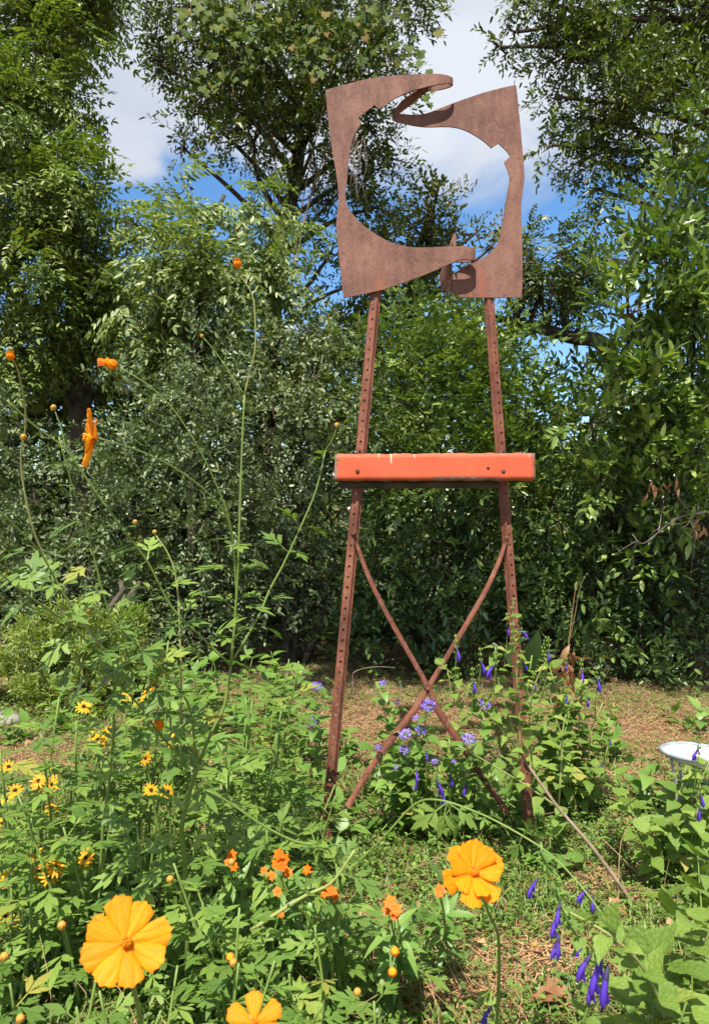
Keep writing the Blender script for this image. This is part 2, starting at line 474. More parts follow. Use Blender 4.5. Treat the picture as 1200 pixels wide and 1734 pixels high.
def soil_mat():
    m, nt, b, out = new_mat('soil')
    tc = nt.nodes.new('ShaderNodeTexCoord').outputs['Object']
    a = noise(nt, 2.2, 6, .62, tc); c = noise(nt, 60, 6, .7, tc); d = noise(nt, 9, 5, .6, tc)
    col = ramp(nt, math_node(nt, 'ADD', math_node(nt, 'MULTIPLY', a, .5), math_node(nt, 'MULTIPLY', c, .5)),
               [(.34, (.07, .045, .028)), (.5, (.17, .10, .062)), (.66, (.30, .18, .105))])
    gr = ramp(nt, d, [(.50, (0, 0, 0)), (.62, (1, 1, 1))])
    col = mixc(nt, math_node(nt, 'MULTIPLY', gr, .45), col, (.10, .12, .035))
    nt.links.new(col, b.inputs['Base Color'])
    b.inputs['Roughness'].default_value = .95
    b.inputs['Specular IOR Level'].default_value = .1
    bp = nt.nodes.new('ShaderNodeBump'); bp.inputs['Strength'].default_value = .9; bp.inputs['Distance'].default_value = .012
    nt.links.new(c, bp.inputs['Height']); nt.links.new(bp.outputs[0], b.inputs['Normal'])
    return m
M['soil'] = soil_mat()

# ------------------------------------------------------------------ ground
def gz(x, y):
    return .012 * np.sin(x * 2.3 + 1.1) * np.sin(y * 1.9) + .008 * np.sin(x * 5.1 + y * 3.7)

def make_ground():
    fine_x = np.arange(-4.0, 4.01, .08); fine_y = np.arange(.3, 6.01, .08)
    X = np.concatenate([[-120, -40, -12], fine_x, [12, 40, 120]])
    Yv = np.concatenate([[-60, -10, -2], fine_y, [9, 20, 60, 200]])
    xx, yy = np.meshgrid(X, Yv)
    inner = (np.abs(xx) < 4.2) & (yy > 0) & (yy < 6.2)
    zz = np.where(inner, gz(xx, yy) + rng.normal(0, .003, xx.shape), 0.0)
    V = np.stack([xx, yy, zz], 2).reshape(-1, 3)
    n = len(X); i, j = np.meshgrid(np.arange(len(Yv) - 1), np.arange(n - 1), indexing='ij')
    a = (i * n + j).ravel()
    Q = np.stack([a, a + 1, a + n + 1, a + n], 1)
    o = link('ground', mesh_from('ground', V, Q, None, None, M['soil'], True))
    tag(o, 'red brown garden soil under the flowers and mulch', 'ground', kind='structure')
make_ground()

# ------------------------------------------------------------------ leaf shapes
def lens(L=1.0, w=.2, fold=.25, sag=.0, peak=.4):
    """small leaf of two quads folded on its midrib"""
    h = fold * w
    V = np.array([(0, 0, 0), (-w * .85, L * peak * .6, h - sag * .1), (-w * .75, L * (peak + .28), h - sag * .45), (0, L, -sag),
                  (w * .75, L * (peak + .28), h - sag * .45), (w * .85, L * peak * .6, h - sag * .1)], float)
    return V, np.array([(0, 3, 2, 1), (0, 5, 4, 3)])

def lobed(L=1.0):
    """grape-like leaf, lobed outline around its stalk end"""
    pts = [(0, 0), (-.32, -.10), (-.55, .18), (-.38, .36), (-.44, .70), (-.20, .66), (0, 1.0), (.20, .66), (.44, .70), (.38, .36), (.55, .18), (.32, -.10)]
    V = np.array([(x * L, y * L, (abs(x) * .22 - y * y * .18) * L) for x, y in pts] + [(0, .38 * L, 0)])
    T = [(12, k, (k + 1) % 12) for k in range(12)]
    return V, np.array(T)

def spray(leaves, base):
    """leaves: list of (pos, dir, up, scale) -> template verts, quads, leaf id"""
    V0, Q0 = base
    pos = np.array([l[0] for l in leaves], float); d = np.array([l[1] for l in leaves], float); up = np.array([l[2] for l in leaves], float)
    s = np.array([l[3] for l in leaves], float)
    R = frames(d, up)
    V = np.einsum('nij,vj->nvi', R, V0) * s[:, None, None] + pos[:, None, :]
    n = len(leaves); k = len(V0)
    Q = (Q0[None] + (np.arange(n) * k)[:, None, None]).reshape(-1, Q0.shape[1])
    return V.reshape(-1, 3), Q, np.repeat(np.arange(n), k)

def t_pinnate(seed, ncomp=3, nl=5, L=.055, w=.2, droop=1.0):
    r = np.random.default_rng(seed); out = []
    for c in range(ncomp):
        az = r.uniform(-1.0, 1.0) if ncomp > 1 else 0
        o = np.array([0, .04 * c, 0]); rach = .19 * r.uniform(.8, 1.15)
        dirr = np.array([math.sin(az), math.cos(az), .15])
        for k in range(nl):
            t = (k + 1) / nl
            p = o + dirr * rach * t + np.array([0, 0, -.10 * droop * t * t])
            for s in (-1, 1):
                side = np.array([math.cos(az) * s, -math.sin(az) * s, 0])
                d = side * .85 + dirr * .55 + np.array([0, 0, -.55 * droop]) + r.normal(0, .14, 3)
                out.append((p, d, np.array([0, 0, 1]) + r.normal(0, .25, 3), L * r.uniform(.75, 1.15) * (1 - .25 * t)))
        out.append((o + dirr * rach + np.array([0, 0, -.10 * droop]), dirr + np.array([0, 0, -.8 * droop]), np.array([0, 0, 1.0]), L))
    return spray(out, lens(1, w))

def t_twig(seed, n=12, length=.2, L=.035, w=.23, spread=.9, whorl=False, droop=.15, opposite=True, raw=False):
    r = np.random.default_rng(seed); out = []
    for k in range(n):
        t = (k + .5) / n
        p = np.array([r.normal(0, .004), length * t, -droop * length * t * t])
        if opposite:
            a = (k // 2) * 1.57 + (k % 2) * math.pi + r.normal(0, .3)
        else:
            a = k * 2.4 + r.normal(0, .3)
        d = np.array([math.cos(a) * spread, .75, math.sin(a) * spread * .8 + .1]) + r.normal(0, .15, 3)
        out.append((p, d, np.array([0, -.25, 1.0]) + r.normal(0, .3, 3), L * r.uniform(.7, 1.15)))
    return out if raw else spray(out, lens(1, w))

def t_lobed(seed, n=6, length=.35, L=.085):
    r = np.random.default_rng(seed); out = []
    for k in range(n):
        t = (k + .5) / n
        a = k * 2.4
        p = np.array([.05 * math.cos(a), length * t, .03 * math.sin(a)])
        d = np.array([math.cos(a) * .7, .2, -.8]) + r.normal(0, .25, 3)
        out.append((p, d, np.array([0, -.8, .7]) + r.normal(0, .35, 3), L * r.uniform(.6, 1.2)))
    return spray(out, lobed(1))

TPL = {
    'pinnate': [t_pinnate(i) for i in range(4)],
    'pale': [t_pinnate(20 + i, 3, 6, .06, .19, 1.25) for i in range(4)],
    'privet': [t_twig(30 + i, 18, .21, .034, .23) for i in range(4)],
    'laurel': [t_twig(40 + i, 9, .17, .090, .20, .75, False, .2, False) for i in range(4)],
    'hedge': [t_twig(50 + i, 12, .19, .052, .20, .8) for i in range(4)],
    'bright': [t_pinnate(60 + i, 3, 4, .052, .17, .25) for i in range(4)],
    'azalea': [t_twig(70 + i, 12, .07, .030, .19, .9, False, 0, False) for i in range(4)],
    'olive': [t_twig(80 + i, 12, .26, .055, .27, .9, False, .3, False) for i in range(4)],
    'grape': [t_lobed(90 + i) for i in range(4)],
    'far': [t_twig(95 + i, 8, .24, .085, .24, .9, False, .2, False) for i in range(3)],
}

def place(acc, tpl, pos, R, sc):
    """merge copies of a spray template into acc"""
    V0, Q0, lid = tpl
    n, k = len(pos), len(V0)
    V = np.einsum('nij,vj->nvi', R, V0) * sc[:, None, None] + pos[:, None, :]
    Q = (Q0[None] + (np.arange(n) * k)[:, None, None]).reshape(-1, Q0.shape[1])
    lr = rng.random((n, lid.max() + 1)) * .55 + rng.random((n, 1)) * .45
    rnd = lr[:, lid].reshape(-1)
    if Q0.shape[1] == 4: acc.add(V.reshape(-1, 3), Q, None, rnd)
    else: acc.add(V.reshape(-1, 3), None, Q, rnd)

def unit(n):
    return norm(rng.normal(0, 1, (n, 3)))

def clump(c, r, n, droop, nsub=9, upb=.25):
    """spray positions and directions of one uneven clump of foliage, and the sub-branch ends"""
    su = unit(nsub)
    su[:, 2] = su[:, 2] * .85
    sc = c + r * su * rng.uniform(.35, .85, (nsub, 1))
    sr = r * rng.uniform(.28, .50, (nsub, 1))
    j = rng.integers(0, nsub, n)
    u = norm(unit(n) + .35 * su[j])
    p = sc[j] + sr[j] * u * (rng.random((n, 1)) ** .42)
    d = norm(.7 * u + .5 * su[j] + rng.normal(0, .35, (n, 3)) + np.array([0, 0, upb - droop]))
    return p, d, sc

def crown(root, specs, kind, mat, trunk=None, limb_from=None, droop=.3, dens=1.0, depth=1.0, upb=.25, sc=1.0,
          extra=None, name='foliage', limb_r=.03, twigs=True):
    """specs: (px, py, Y, radius px [, density]) ; trunk: list of (px,py,Y,r) ; builds foliage + limbs under root"""
    acc = Acc(); wood = Acc()
    tl = None
    if trunk is not None:
        pts = [P(a, b, c) for a, b, c, _ in trunk]
        tl = smooth_line(pts, 5)
        rr = np.interp(np.linspace(0, 1, len(tl)), np.linspace(0, 1, len(trunk)), [t[3] for t in trunk])
        ta = Acc(); tube(ta, tl, rr, n=9)
        ta.build('trunk', M['bark'], root, True)
    tp = TPL[kind]
    for s in specs:
        px, py, Y, rp = s[:4]; dn = s[4] if len(s) > 4 else 1.0
        c = P(px, py, Y); R = rp / F * Y
        rad = np.array([R, R * depth, R])
        n = max(6, int(dn * dens * (R ** 2) * 1000 / (sc ** 2)))
        p, d, sub = clump(c, rad, n, droop, 9 if R > .25 else 6, upb)
        ok = p[:, 2] > .03
        p, d = p[ok], d[ok]
        for k, t in enumerate(tp):
            m = np.arange(len(p)) % len(tp) == k
            if not m.any(): continue
            q = p[m]; nn = len(q)
            up = np.tile([0, -.12, 1.0], (nn, 1)) + rng.normal(0, .35, (nn, 3))
            place(acc, t, q, frames(d[m], up), sc * rng.uniform(.62, 1.28, nn))
        if twigs:
            src = None
            if tl is not None:
                k = int(np.argmin(np.linalg.norm(tl - (c + np.array([0, 0, -.5])), axis=1))); src = tl[k]
            elif limb_from is not None: src = np.asarray(limb_from, float)
            else: src = np.array([c[0] * .97, c[1] + .25, max(0.0, c[2] - 1.2)])
            mid = (src + c) / 2 + rng.normal(0, .08, 3)
            tube(wood, smooth_line([src, mid, c], 4), limb_r, limb_r * .4, 6, False)
            for e in sub:
                tube(wood, smooth_line([c, (c + e) / 2 + rng.normal(0, .03, 3), e], 3), limb_r * .35, limb_r * .1, 4, False)
    o = acc.build(name, M[mat], root); o["kind"] = "stuff"
    if wood.V: wood.build('limb', M['bark'], root, True)
    return o

# ------------------------------------------------------------------ background trees and shrubs
def trees():
    t = thing('leafy_tree', P(130, 1150, 5.4) * [1, 1, 0], 'tall dense tree with drooping feathery leaves and dark trunk filling the upper left corner', 'tree')
    crown(t, [(30, -70, 5.2, 130), (120, -40, 5.3, 90), (130, 20, 5.3, 55), (60, 90, 5.0, 95), (10, 190, 4.9, 120), (95, 185, 5.1, 62),
              (60, 310, 4.9, 100), (130, 350, 5.1, 80), (30, 430, 4.9, 110), (170, 430, 5.3, 75, .8), (90, 540, 5.2, 95),
              (10, 570, 5.0, 90), (210, 520, 5.4, 80, .8), (-90, 300, 5.2, 150), (-90, 60, 5.2, 150)],
          'pinnate', 'pinnate', [(150, 1160, 5.5, .10), (140, 800, 5.5, .085), (130, 500, 5.5, .075), (110, 200, 5.5, .06), (90, -80, 5.5, .05)], droop=.45, sc=.9, dens=.95)
    t = thing('ivy_clad_tree', P(470, 1150, 6.4) * [1, 1, 0], 'tall tree hung with vines behind the left side of the rusty frame', 'tree')
    crown(t, [(330, 10, 6.0, 95), (440, 30, 6.0, 110), (560, 10, 6.1, 120), (660, -10, 6.1, 80), (360, 110, 6.0, 85), (460, 140, 5.9, 105),
              (570, 130, 6.0, 105), (640, 120, 6.0, 70), (340, 190, 6.1, 60, .6), (430, 240, 6.0, 85), (530, 250, 6.1, 85, .9), (625, 215, 6.0, 50),
              (620, 290, 6.1, 52), (640, 350, 6.2, 45, .8), (500, 340, 6.1, 55, .5), (560, 340, 6.2, 50, .6), (270, 110, 6.0, 32, .4), (310, 250, 6.1, 30, .35),
              (560, 430, 6.3, 45, .35), (600, 480, 6.3, 45, .5), (455, 500, 6.1, 42, .6), (460, 590, 6.0, 60), (540, 570, 6.1, 55, .8), (395, 600, 6.1, 60), (470, 680, 6.0, 60)],
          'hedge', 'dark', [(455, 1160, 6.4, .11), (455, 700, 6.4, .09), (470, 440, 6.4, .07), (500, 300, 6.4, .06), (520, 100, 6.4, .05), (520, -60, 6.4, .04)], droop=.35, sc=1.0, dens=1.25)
    t = thing('drooping_tree', P(335, 1150, 4.9) * [1, 1, 0], 'slim pale green tree with long hanging leaflets left of the easel', 'tree')
    crown(t, [(320, 400, 4.8, 60, .7), (260, 450, 4.7, 65, .8), (400, 400, 4.9, 60, .7), (350, 470, 4.7, 70), (420, 470, 4.9, 60, .8), (250, 540, 4.8, 70),
              (330, 560, 4.7, 70), (430, 345, 5.0, 42, .6), (300, 330, 4.9, 38, .35), (460, 390, 5.0, 38, .5), (230, 380, 4.8, 40, .5), (480, 480, 5.0, 45, .4), (400, 560, 4.9, 55, .5)],
          'pale', 'pale', [(330, 1160, 5.0, .05), (330, 800, 5.0, .045), (340, 560, 5.0, .03), (345, 420, 5.0, .022), (380, 330, 5.0, .012)], droop=.6, limb_r=.016)
    t = thing('olive_tree', P(720, 1150, 7.4) * [1, 1, 0], 'far thin tree with yellowing leaves seen through the rusty frame', 'tree')
    crown(t, [(700, 385, 7.2, 52), (735, 365, 7.2, 40), (650, 400, 7.2, 42), (770, 375, 7.2, 38, .45), (805, 395, 7.2, 34, .4), (740, 322, 7.2, 20, .4), (830, 420, 7.2, 30, .35),
              (720, 440, 7.2, 55), (610, 545, 7.0, 50), (680, 520, 7.0, 62), (570, 580, 7.0, 50, .8), (640, 600, 7.0, 62), (740, 500, 7.1, 60)],
          'olive', 'olive', [(700, 1160, 7.4, .09), (700, 700, 7.4, .07), (700, 480, 7.4, .05), (730, 340, 7.4, .02)], droop=.3, sc=1.1)
    t = thing('overhanging_tree', P(1330, 1150, 5.8) * [1, 1, 0], 'tall tree whose boughs hang down from the top right corner', 'tree')
    crown(t, [(880, 0, 5.6, 34, .7), (930, 10, 5.6, 60), (1010, 10, 5.6, 85), (1100, 10, 5.6, 100), (1190, 20, 5.5, 100), (870, 55, 5.6, 26, .4), (960, 95, 5.6, 60),
              (1040, 120, 5.5, 85), (1130, 110, 5.6, 75), (1200, 150, 5.5, 60), (950, 165, 5.6, 32, .6), (1000, 200, 5.6, 60), (1080, 220, 5.5, 60),
              (930, 245, 5.6, 30, .6), (985, 270, 5.6, 45, .8), (1045, 290, 5.6, 45, .8), (1010, 320, 5.6, 28, .6), (1140, 260, 5.6, 45, .7), (1020, 370, 5.6, 28, .5), (845, 80, 5.6, 15, .5), (1280, 80, 5.6, 130)],
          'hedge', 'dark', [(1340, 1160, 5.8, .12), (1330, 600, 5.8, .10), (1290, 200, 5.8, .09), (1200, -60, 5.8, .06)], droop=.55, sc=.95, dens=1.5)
    # an added bough, unseen overhead, placed to throw dappled shade on the hedge foot
    sp = []
    for x in np.arange(-.75, 2.7, .42):
        for y in ((1.50, 1.90) if x < .45 else (1.48,)):
            c = np.array([x + rng.normal(0, .08), y + rng.normal(0, .06), 4.05 + rng.normal(0, .12)])
            sp.append((600 + c[0] / c[1] * F, 867 - (c[2] - H) / c[1] * F, c[1], .26 / c[1] * F, 1.0 if x < .45 else .4))
    crown(t, sp, 'hedge', 'dark', None, [3.4, 5.0, 3.9], droop=.1, sc=1.1, dens=1.5)
    t = thing('dark_limbed_tree', P(950, 1150, 7.8) * [1, 1, 0], 'distant small tree with a dark level limb right of the easel', 'tree')
    crown(t, [(880, 460, 7.6, 40), (905, 440, 7.6, 40), (945, 430, 7.6, 45), (985, 470, 7.6, 42), (915, 495, 7.6, 36), (985, 500, 7.6, 24, .4), (885, 540, 7.6, 36, .7), (950, 548, 7.6, 18, .4), (890, 400, 7.6, 20, .5)],
          'pinnate', 'dark', [(1050, 1160, 7.9, .10), (1045, 800, 7.9, .10), (1030, 600, 7.9, .09), (960, 570, 7.8, .07), (880, 548, 7.7, .05), (820, 535, 7.7, .03)], droop=.3, sc=1.2)
trees()

def wall_of_wood():
    # far wood behind the garden shrubs, one mass
    acc = Acc()
    for Y, y0, y1, r in ((6.6, 750, 1130, 95), (8.2, 725, 1100, 90)):
        for px in range(-260, 1480, 90):
            for py in range(y0 - (75 if px < 860 else 0), y1, 95):
                c = P(px + rng.normal(0, 20), py + rng.normal(0, 20) + 25 * math.sin(px * .02), Y + rng.normal(0, .2)); R = r / F * Y
                p, d, _ = clump(c, np.array([R, R * .7, R]), int(R * R * 230), .2)
                ok = p[:, 2] > .02; p, d = p[ok], d[ok]
                k = rng.integers(0, 3)
                place(acc, TPL['far'][k], p, frames(d, np.tile([0, -.1, 1.0], (len(p), 1)) + rng.normal(0, .3, (len(p), 3))), rng.uniform(.9, 1.4, len(p)))
    for Y in (5.3, 5.9):
        for px in range(-300, 1520, 75):
            for py in (960, 1030, 1085):
                c = P(px + rng.normal(0, 15), py + rng.normal(0, 12), Y); R = 70 / F * Y
                p, d, _ = clump(c, np.array([R, R * .6, R]), int(R * R * 330), .2)
                ok = p[:, 2] > .0; p, d = p[ok], d[ok]
                place(acc, TPL['far'][rng.integers(0, 3)], p, frames(d, np.tile([0, -.1, 1.0], (len(p), 1)) + rng.normal(0, .3, (len(p), 3))), rng.uniform(.8, 1.2, len(p)))
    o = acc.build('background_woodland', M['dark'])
    tag(o, 'dark dense woodland closing the view behind the garden shrubs', 'woodland', kind='stuff')
wall_of_wood()

def shrub(name, label, base_px, Y, specs, kind, mat, group=None, **kw):
    t = thing(name, P(base_px, 1150, Y) * [1, 1, 0], label, 'shrub', group)
    b = np.array(t.location)
    ta = Acc()
    for k in range(5):
        a = rng.uniform(0, 6.28)
        top = b + np.array([math.cos(a) * .25, .22 + math.sin(a) * .10, .45 + rng.uniform(0, .15)])
        tube(ta, smooth_line([b + np.array([math.cos(a) * .05, math.sin(a) * .05, 0]), (b + top) / 2 + rng.normal(0, .05, 3), top], 4), .022, .012, 6)
    ta.build('stem', M['bark'], t, True)
    crown(t, specs, kind, mat, limb_from=b + np.array([0, .15, .35]), limb_r=.005 if kind == 'azalea' else .011, **kw)
    return t

def shrubs():
    kw = dict(droop=.25, depth=.75)
    shrub('privet_shrub', 'grey green small leaved shrub at the left edge below the dark trunk', 80, 4.3,
          [(20, 740, 4.3, 70, .7), (60, 850, 4.2, 85), (-40, 800, 4.3, 90), (150, 840, 4.2, 80), (50, 960, 4.2, 90), (150, 960, 4.1, 85), (-50, 950, 4.2, 100), (120, 1060, 4.1, 80), (20, 1060, 4.1, 80), (200, 760, 4.3, 60)],
          'privet', 'privet', **kw)
    shrub('privet_shrub.001', 'large grey green arching shrub behind the tall cosmos stems', 330, 4.2,
          [(270, 680, 4.2, 70, .8), (350, 660, 4.2, 75, .9), (250, 770, 4.1, 80), (330, 760, 4.1, 90), (400, 740, 4.1, 80), (230, 880, 4.0, 90), (330, 880, 4.0, 95),
           (240, 990, 4.2, 80), (340, 1000, 4.2, 85), (260, 1080, 4.3, 70), (370, 1085, 4.3, 70), (330, 600, 4.3, 50, .5), (220, 650, 4.3, 45, .6)],
          'privet', 'privet', **kw)
    shrub('privet_shrub.002', 'grey green fine leaved shrub just left of the easel', 500, 4.3,
          [(450, 640, 4.3, 70, .9), (530, 640, 4.3, 70), (590, 680, 4.3, 60), (470, 740, 4.2, 85), (560, 760, 4.2, 80), (430, 850, 4.1, 85), (530, 860, 4.1, 95),
           (450, 960, 4.2, 85), (560, 970, 4.2, 80), (460, 1060, 4.4, 70), (560, 1065, 4.5, 70), (440, 570, 4.4, 50, .5), (520, 560, 4.4, 50, .5), (610, 620, 4.4, 50, .7)],
          'privet', 'privet', **kw)
    shrub('feathery_shrub', 'tall bright green feathery shrub seen between the easel posts', 760, 4.4,
          [(690, 580, 4.4, 62), (770, 575, 4.4, 65), (840, 620, 4.4, 62), (670, 670, 4.3, 75), (760, 670, 4.3, 85), (850, 700, 4.3, 75), (690, 760, 4.2, 80), (780, 770, 4.2, 85), (870, 790, 4.2, 75),
           (800, 560, 4.4, 36, .7), (720, 545, 4.4, 36, .7)],
          'bright', 'bright', droop=.05, upb=.5, depth=.75)
    shrub('feathery_shrub.001', 'bright green upright shrub right of the orange board', 930, 4.5,
          [(900, 695, 4.5, 42), (955, 710, 4.5, 45), (910, 770, 4.4, 65), (970, 780, 4.4, 65), (940, 860, 4.3, 70), (905, 640, 4.5, 18, .6)],
          'bright', 'bright', droop=.05, upb=.5, depth=.75)
    hk = dict(droop=.25, depth=.75, dens=.9)
    shrub('glossy_hedge_shrub', 'dark glossy shrub behind the crossed braces of the easel', 720, 4.2,
          [(640, 850, 4.25, 75), (730, 850, 4.25, 75), (820, 870, 4.25, 75), (640, 940, 4.2, 75), (740, 940, 4.2, 80), (840, 960, 4.2, 80), (650, 1030, 4.15, 70), (750, 1030, 4.15, 75), (840, 1050, 4.1, 75), (600, 1100, 4.0, 60), (700, 1110, 4.0, 60), (790, 1120, 3.95, 55), (640, 1140, 3.9, 40), (740, 1150, 3.85, 38)],
          'hedge', 'hedge', **hk)
    shrub('glossy_hedge_shrub.001', 'dark glossy shrub low behind the dead brown stalk', 990, 4.1,
          [(930, 930, 4.2, 75), (1010, 890, 4.2, 70), (1010, 970, 4.1, 80), (930, 1030, 4.1, 75), (1020, 1050, 4.05, 80), (940, 1110, 3.9, 55), (1060, 920, 4.2, 50), (1010, 1130, 3.85, 50), (880, 1130, 3.85, 45)],
          'hedge', 'hedge', **hk)
    shrub('glossy_hedge_shrub.002', 'shaded glossy shrub at the right edge above the white basin', 1150, 4.0,
          [(1110, 970, 4.1, 80), (1190, 940, 4.0, 80), (1120, 1060, 4.0, 80), (1210, 1050, 3.9, 90), (1090, 1130, 3.85, 50), (1180, 1140, 3.8, 55), (1280, 980, 4.0, 95), (1130, 890, 4.2, 60, .7), (1140, 1160, 3.7, 30)],
          'hedge', 'hedge', **hk)
    shrub('flowering_shrub', 'tall shrub with creamy flower tufts at the right edge', 1190, 4.6,
          [(1160, 260, 4.6, 60, .8), (1210, 210, 4.6, 65), (1150, 340, 4.5, 65), (1220, 330, 4.5, 75), (1110, 330, 4.5, 40, .7), (1200, 430, 4.5, 80), (1180, 600, 4.5, 100)],
          'hedge', 'bright', droop=.1, depth=.7, sc=1.1)
    shrub('low_azalea', 'low rounded yellow green bush at the left edge of the bed', 130, 3.4,
          [(60, 1060, 3.3, 45), (170, 1070, 3.3, 45), (40, 1110, 3.4, 75), (130, 1100, 3.4, 75), (210, 1110, 3.4, 70), (90, 1160, 3.3, 60), (190, 1160, 3.3, 60), (-20, 1150, 3.4, 80), (260, 1150, 3.4, 35), (120, 1060, 3.4, 40), (215, 1065, 3.4, 34)],
          'azalea', 'azalea', droop=-.2, upb=.4, depth=.8, sc=.95, dens=4.5)
shrubs()

# ------------------------------------------------------------------ laurel with its larger leaves one by one
def grid_leaf(outline, nseg=5, fold=.18, sag=.12, wave=0.0, seed=0):
    """leaf of unit length: outline = [(t, halfwidth)] -> left / midrib / right rows"""
    r = np.random.default_rng(seed)
    V = []; Q = []; T = []
    rows = outline
    V.append((0, 0, 0))
    for t, w in rows[1:-1]:
        z = -sag * t * t
        V += [(-w, t, z + fold * w + wave * r.normal()), (0, t, z), (w, t, z + fold * w + wave * r.normal())]
    V.append((0, rows[-1][0], -sag * rows[-1][0] ** 2))
    n = len(rows) - 2
    T += [(0, 2, 1), (0, 3, 2)]
    for k in range(n - 1):
        a = 1 + 3 * k
        Q += [(a, a + 1, a + 4, a + 3), (a + 1, a + 2, a + 5, a + 4)]
    a = 1 + 3 * (n - 1); e = len(V) - 1
    T += [(a, a + 1, e), (a + 1, a + 2, e)]
    return np.array(V, float), np.array(Q), np.array(T)

LAUREL_OUT = [(0, 0), (.15, .09), (.4, .17), (.68, .15), (.87, .07), (1, 0)]
OVATE_OUT = [(0, 0), (.12, .22), (.32, .33), (.55, .27), (.78, .14), (1, 0)]
HEART_OUT = [(0, 0), (.01, .20), (.08, .34), (.16, .36), (.20, .395), (.30, .375), (.35, .385), (.47, .31), (.52, .315), (.64, .215), (.69, .215), (.82, .105), (.90, .065), (1, 0)]

def leaf_obj(name, me, parent, pos, R, s):
    o = bpy.data.objects.new(name, me)
    COL.objects.link(o)
    o.parent = parent
    b = np.array(parent.location)
    m = np.eye(4); m[:3, :3] = np.asarray(R) * s; m[:3, 3] = np.asarray(pos) - b
    o.matrix_basis = Matrix([[float(v) for v in row] for row in m])
    return o

def laurel():
    t = thing('laurel_shrub', P(1130, 1150, 4.0) * [1, 1, 0], 'big glossy broad leaved shrub rising along the right edge beside the easel', 'shrub')
    raws = [t_twig(40 + i, 9, .17, .080, .20, .75, False, .2, False, True) for i in range(4)]
    specs = [(1120, 430, 3.9, 60), (1060, 440, 3.8, 42), (1180, 500, 3.8, 80), (1070, 530, 3.7, 62), (1150, 580, 3.9, 80), (1050, 625, 3.7, 46), (1100, 660, 3.8, 75),
             (1000, 715, 3.7, 42), (1070, 750, 3.8, 70), (1160, 760, 3.9, 90), (1015, 800, 3.8, 50, .7), (1230, 640, 3.9, 90), (1090, 350, 3.9, 30, .6), (1150, 390, 3.9, 45, .7), (1060, 840, 3.9, 50, .7), (1120, 850, 3.8, 55, .8), (1180, 880, 3.9, 60, .7), (1100, 930, 3.9, 45, .6)]
    pos = []; RR = []; S = []
    wood = Acc(); b = np.array(t.location)
    for s in specs:
        px, py, Y, rp = s[:4]; dn = s[4] if len(s) > 4 else 1
        c = P(px, py, Y); R = rp / F * Y
        n = int(dn * R * R * 1250)
        p, d, sub = clump(c, np.array([R, R * .8, R]), n, .0, 9, .3)
        fr = frames(d, np.tile([0, -.2, 1.0], (n, 1)) + rng.normal(0, .3, (n, 3)))
        src = b + np.array([rng.normal(0, .2), .25 + rng.normal(0, .08), .3 + rng.uniform(0, .5)])
        tube(wood, smooth_line([src, (src + c) / 2 + np.array([0, .12, 0]), c], 4), .016, .007, 5, False)
        for e in sub: tube(wood, smooth_line([c, (c + e) / 2, e], 2), .005, .002, 4, False)
        for i in range(n):
            for q in raws[i % 4]:
                pos.append(fr[i] @ np.asarray(q[0], float) + p[i])
                dd = fr[i] @ norm(q[1]); uu = fr[i] @ norm(q[2])
                RR.append(frames(dd[None], (uu + np.array([0, -.3, .5]))[None])[0]); S.append(q[3])
    pos = np.array(pos); RR = np.array(RR); S = np.array(S)
    px = 600 + pos[:, 0] / pos[:, 1] * F
    score = np.where((px > 960) & (px < 1195), S / pos[:, 1], 0) * (1 + .6 * rng.random(len(S)))
    # keep those that stand proud on the near side
    order = np.argsort(-score)
    single = order[:290]; rest = order[290:]
    V, Q, T = grid_leaf(LAUREL_OUT, sag=.16)
    mes = []
    for k in range(3):
        V2, Q2, T2 = grid_leaf(LAUREL_OUT, sag=.10 + .1 * k, fold=.12 + .1 * k)
        mes.append(mesh_from('leaf', V2, Q2, T2, None, M['laurel'], True))
    for i in single:
        leaf_obj('leaf', mes[i % 3], t, pos[i], RR[i], S[i] * 1.08)
    acc = Acc()
    V0, Q0 = lens(1, .19)
    W = np.einsum('nij,vj->nvi', RR[rest], V0) * S[rest][:, None, None] + pos[rest][:, None, :]
    n = len(rest)
    acc.add(W.reshape(-1, 3), (Q0[None] + (np.arange(n) * 6)[:, None, None]).reshape(-1, 4), None, np.repeat(rng.random(n), 6))
    acc.build('foliage', M['laurel'], t)["kind"] = 'stuff'
    wood.build('limb', M['bark'], t, True)
laurel()

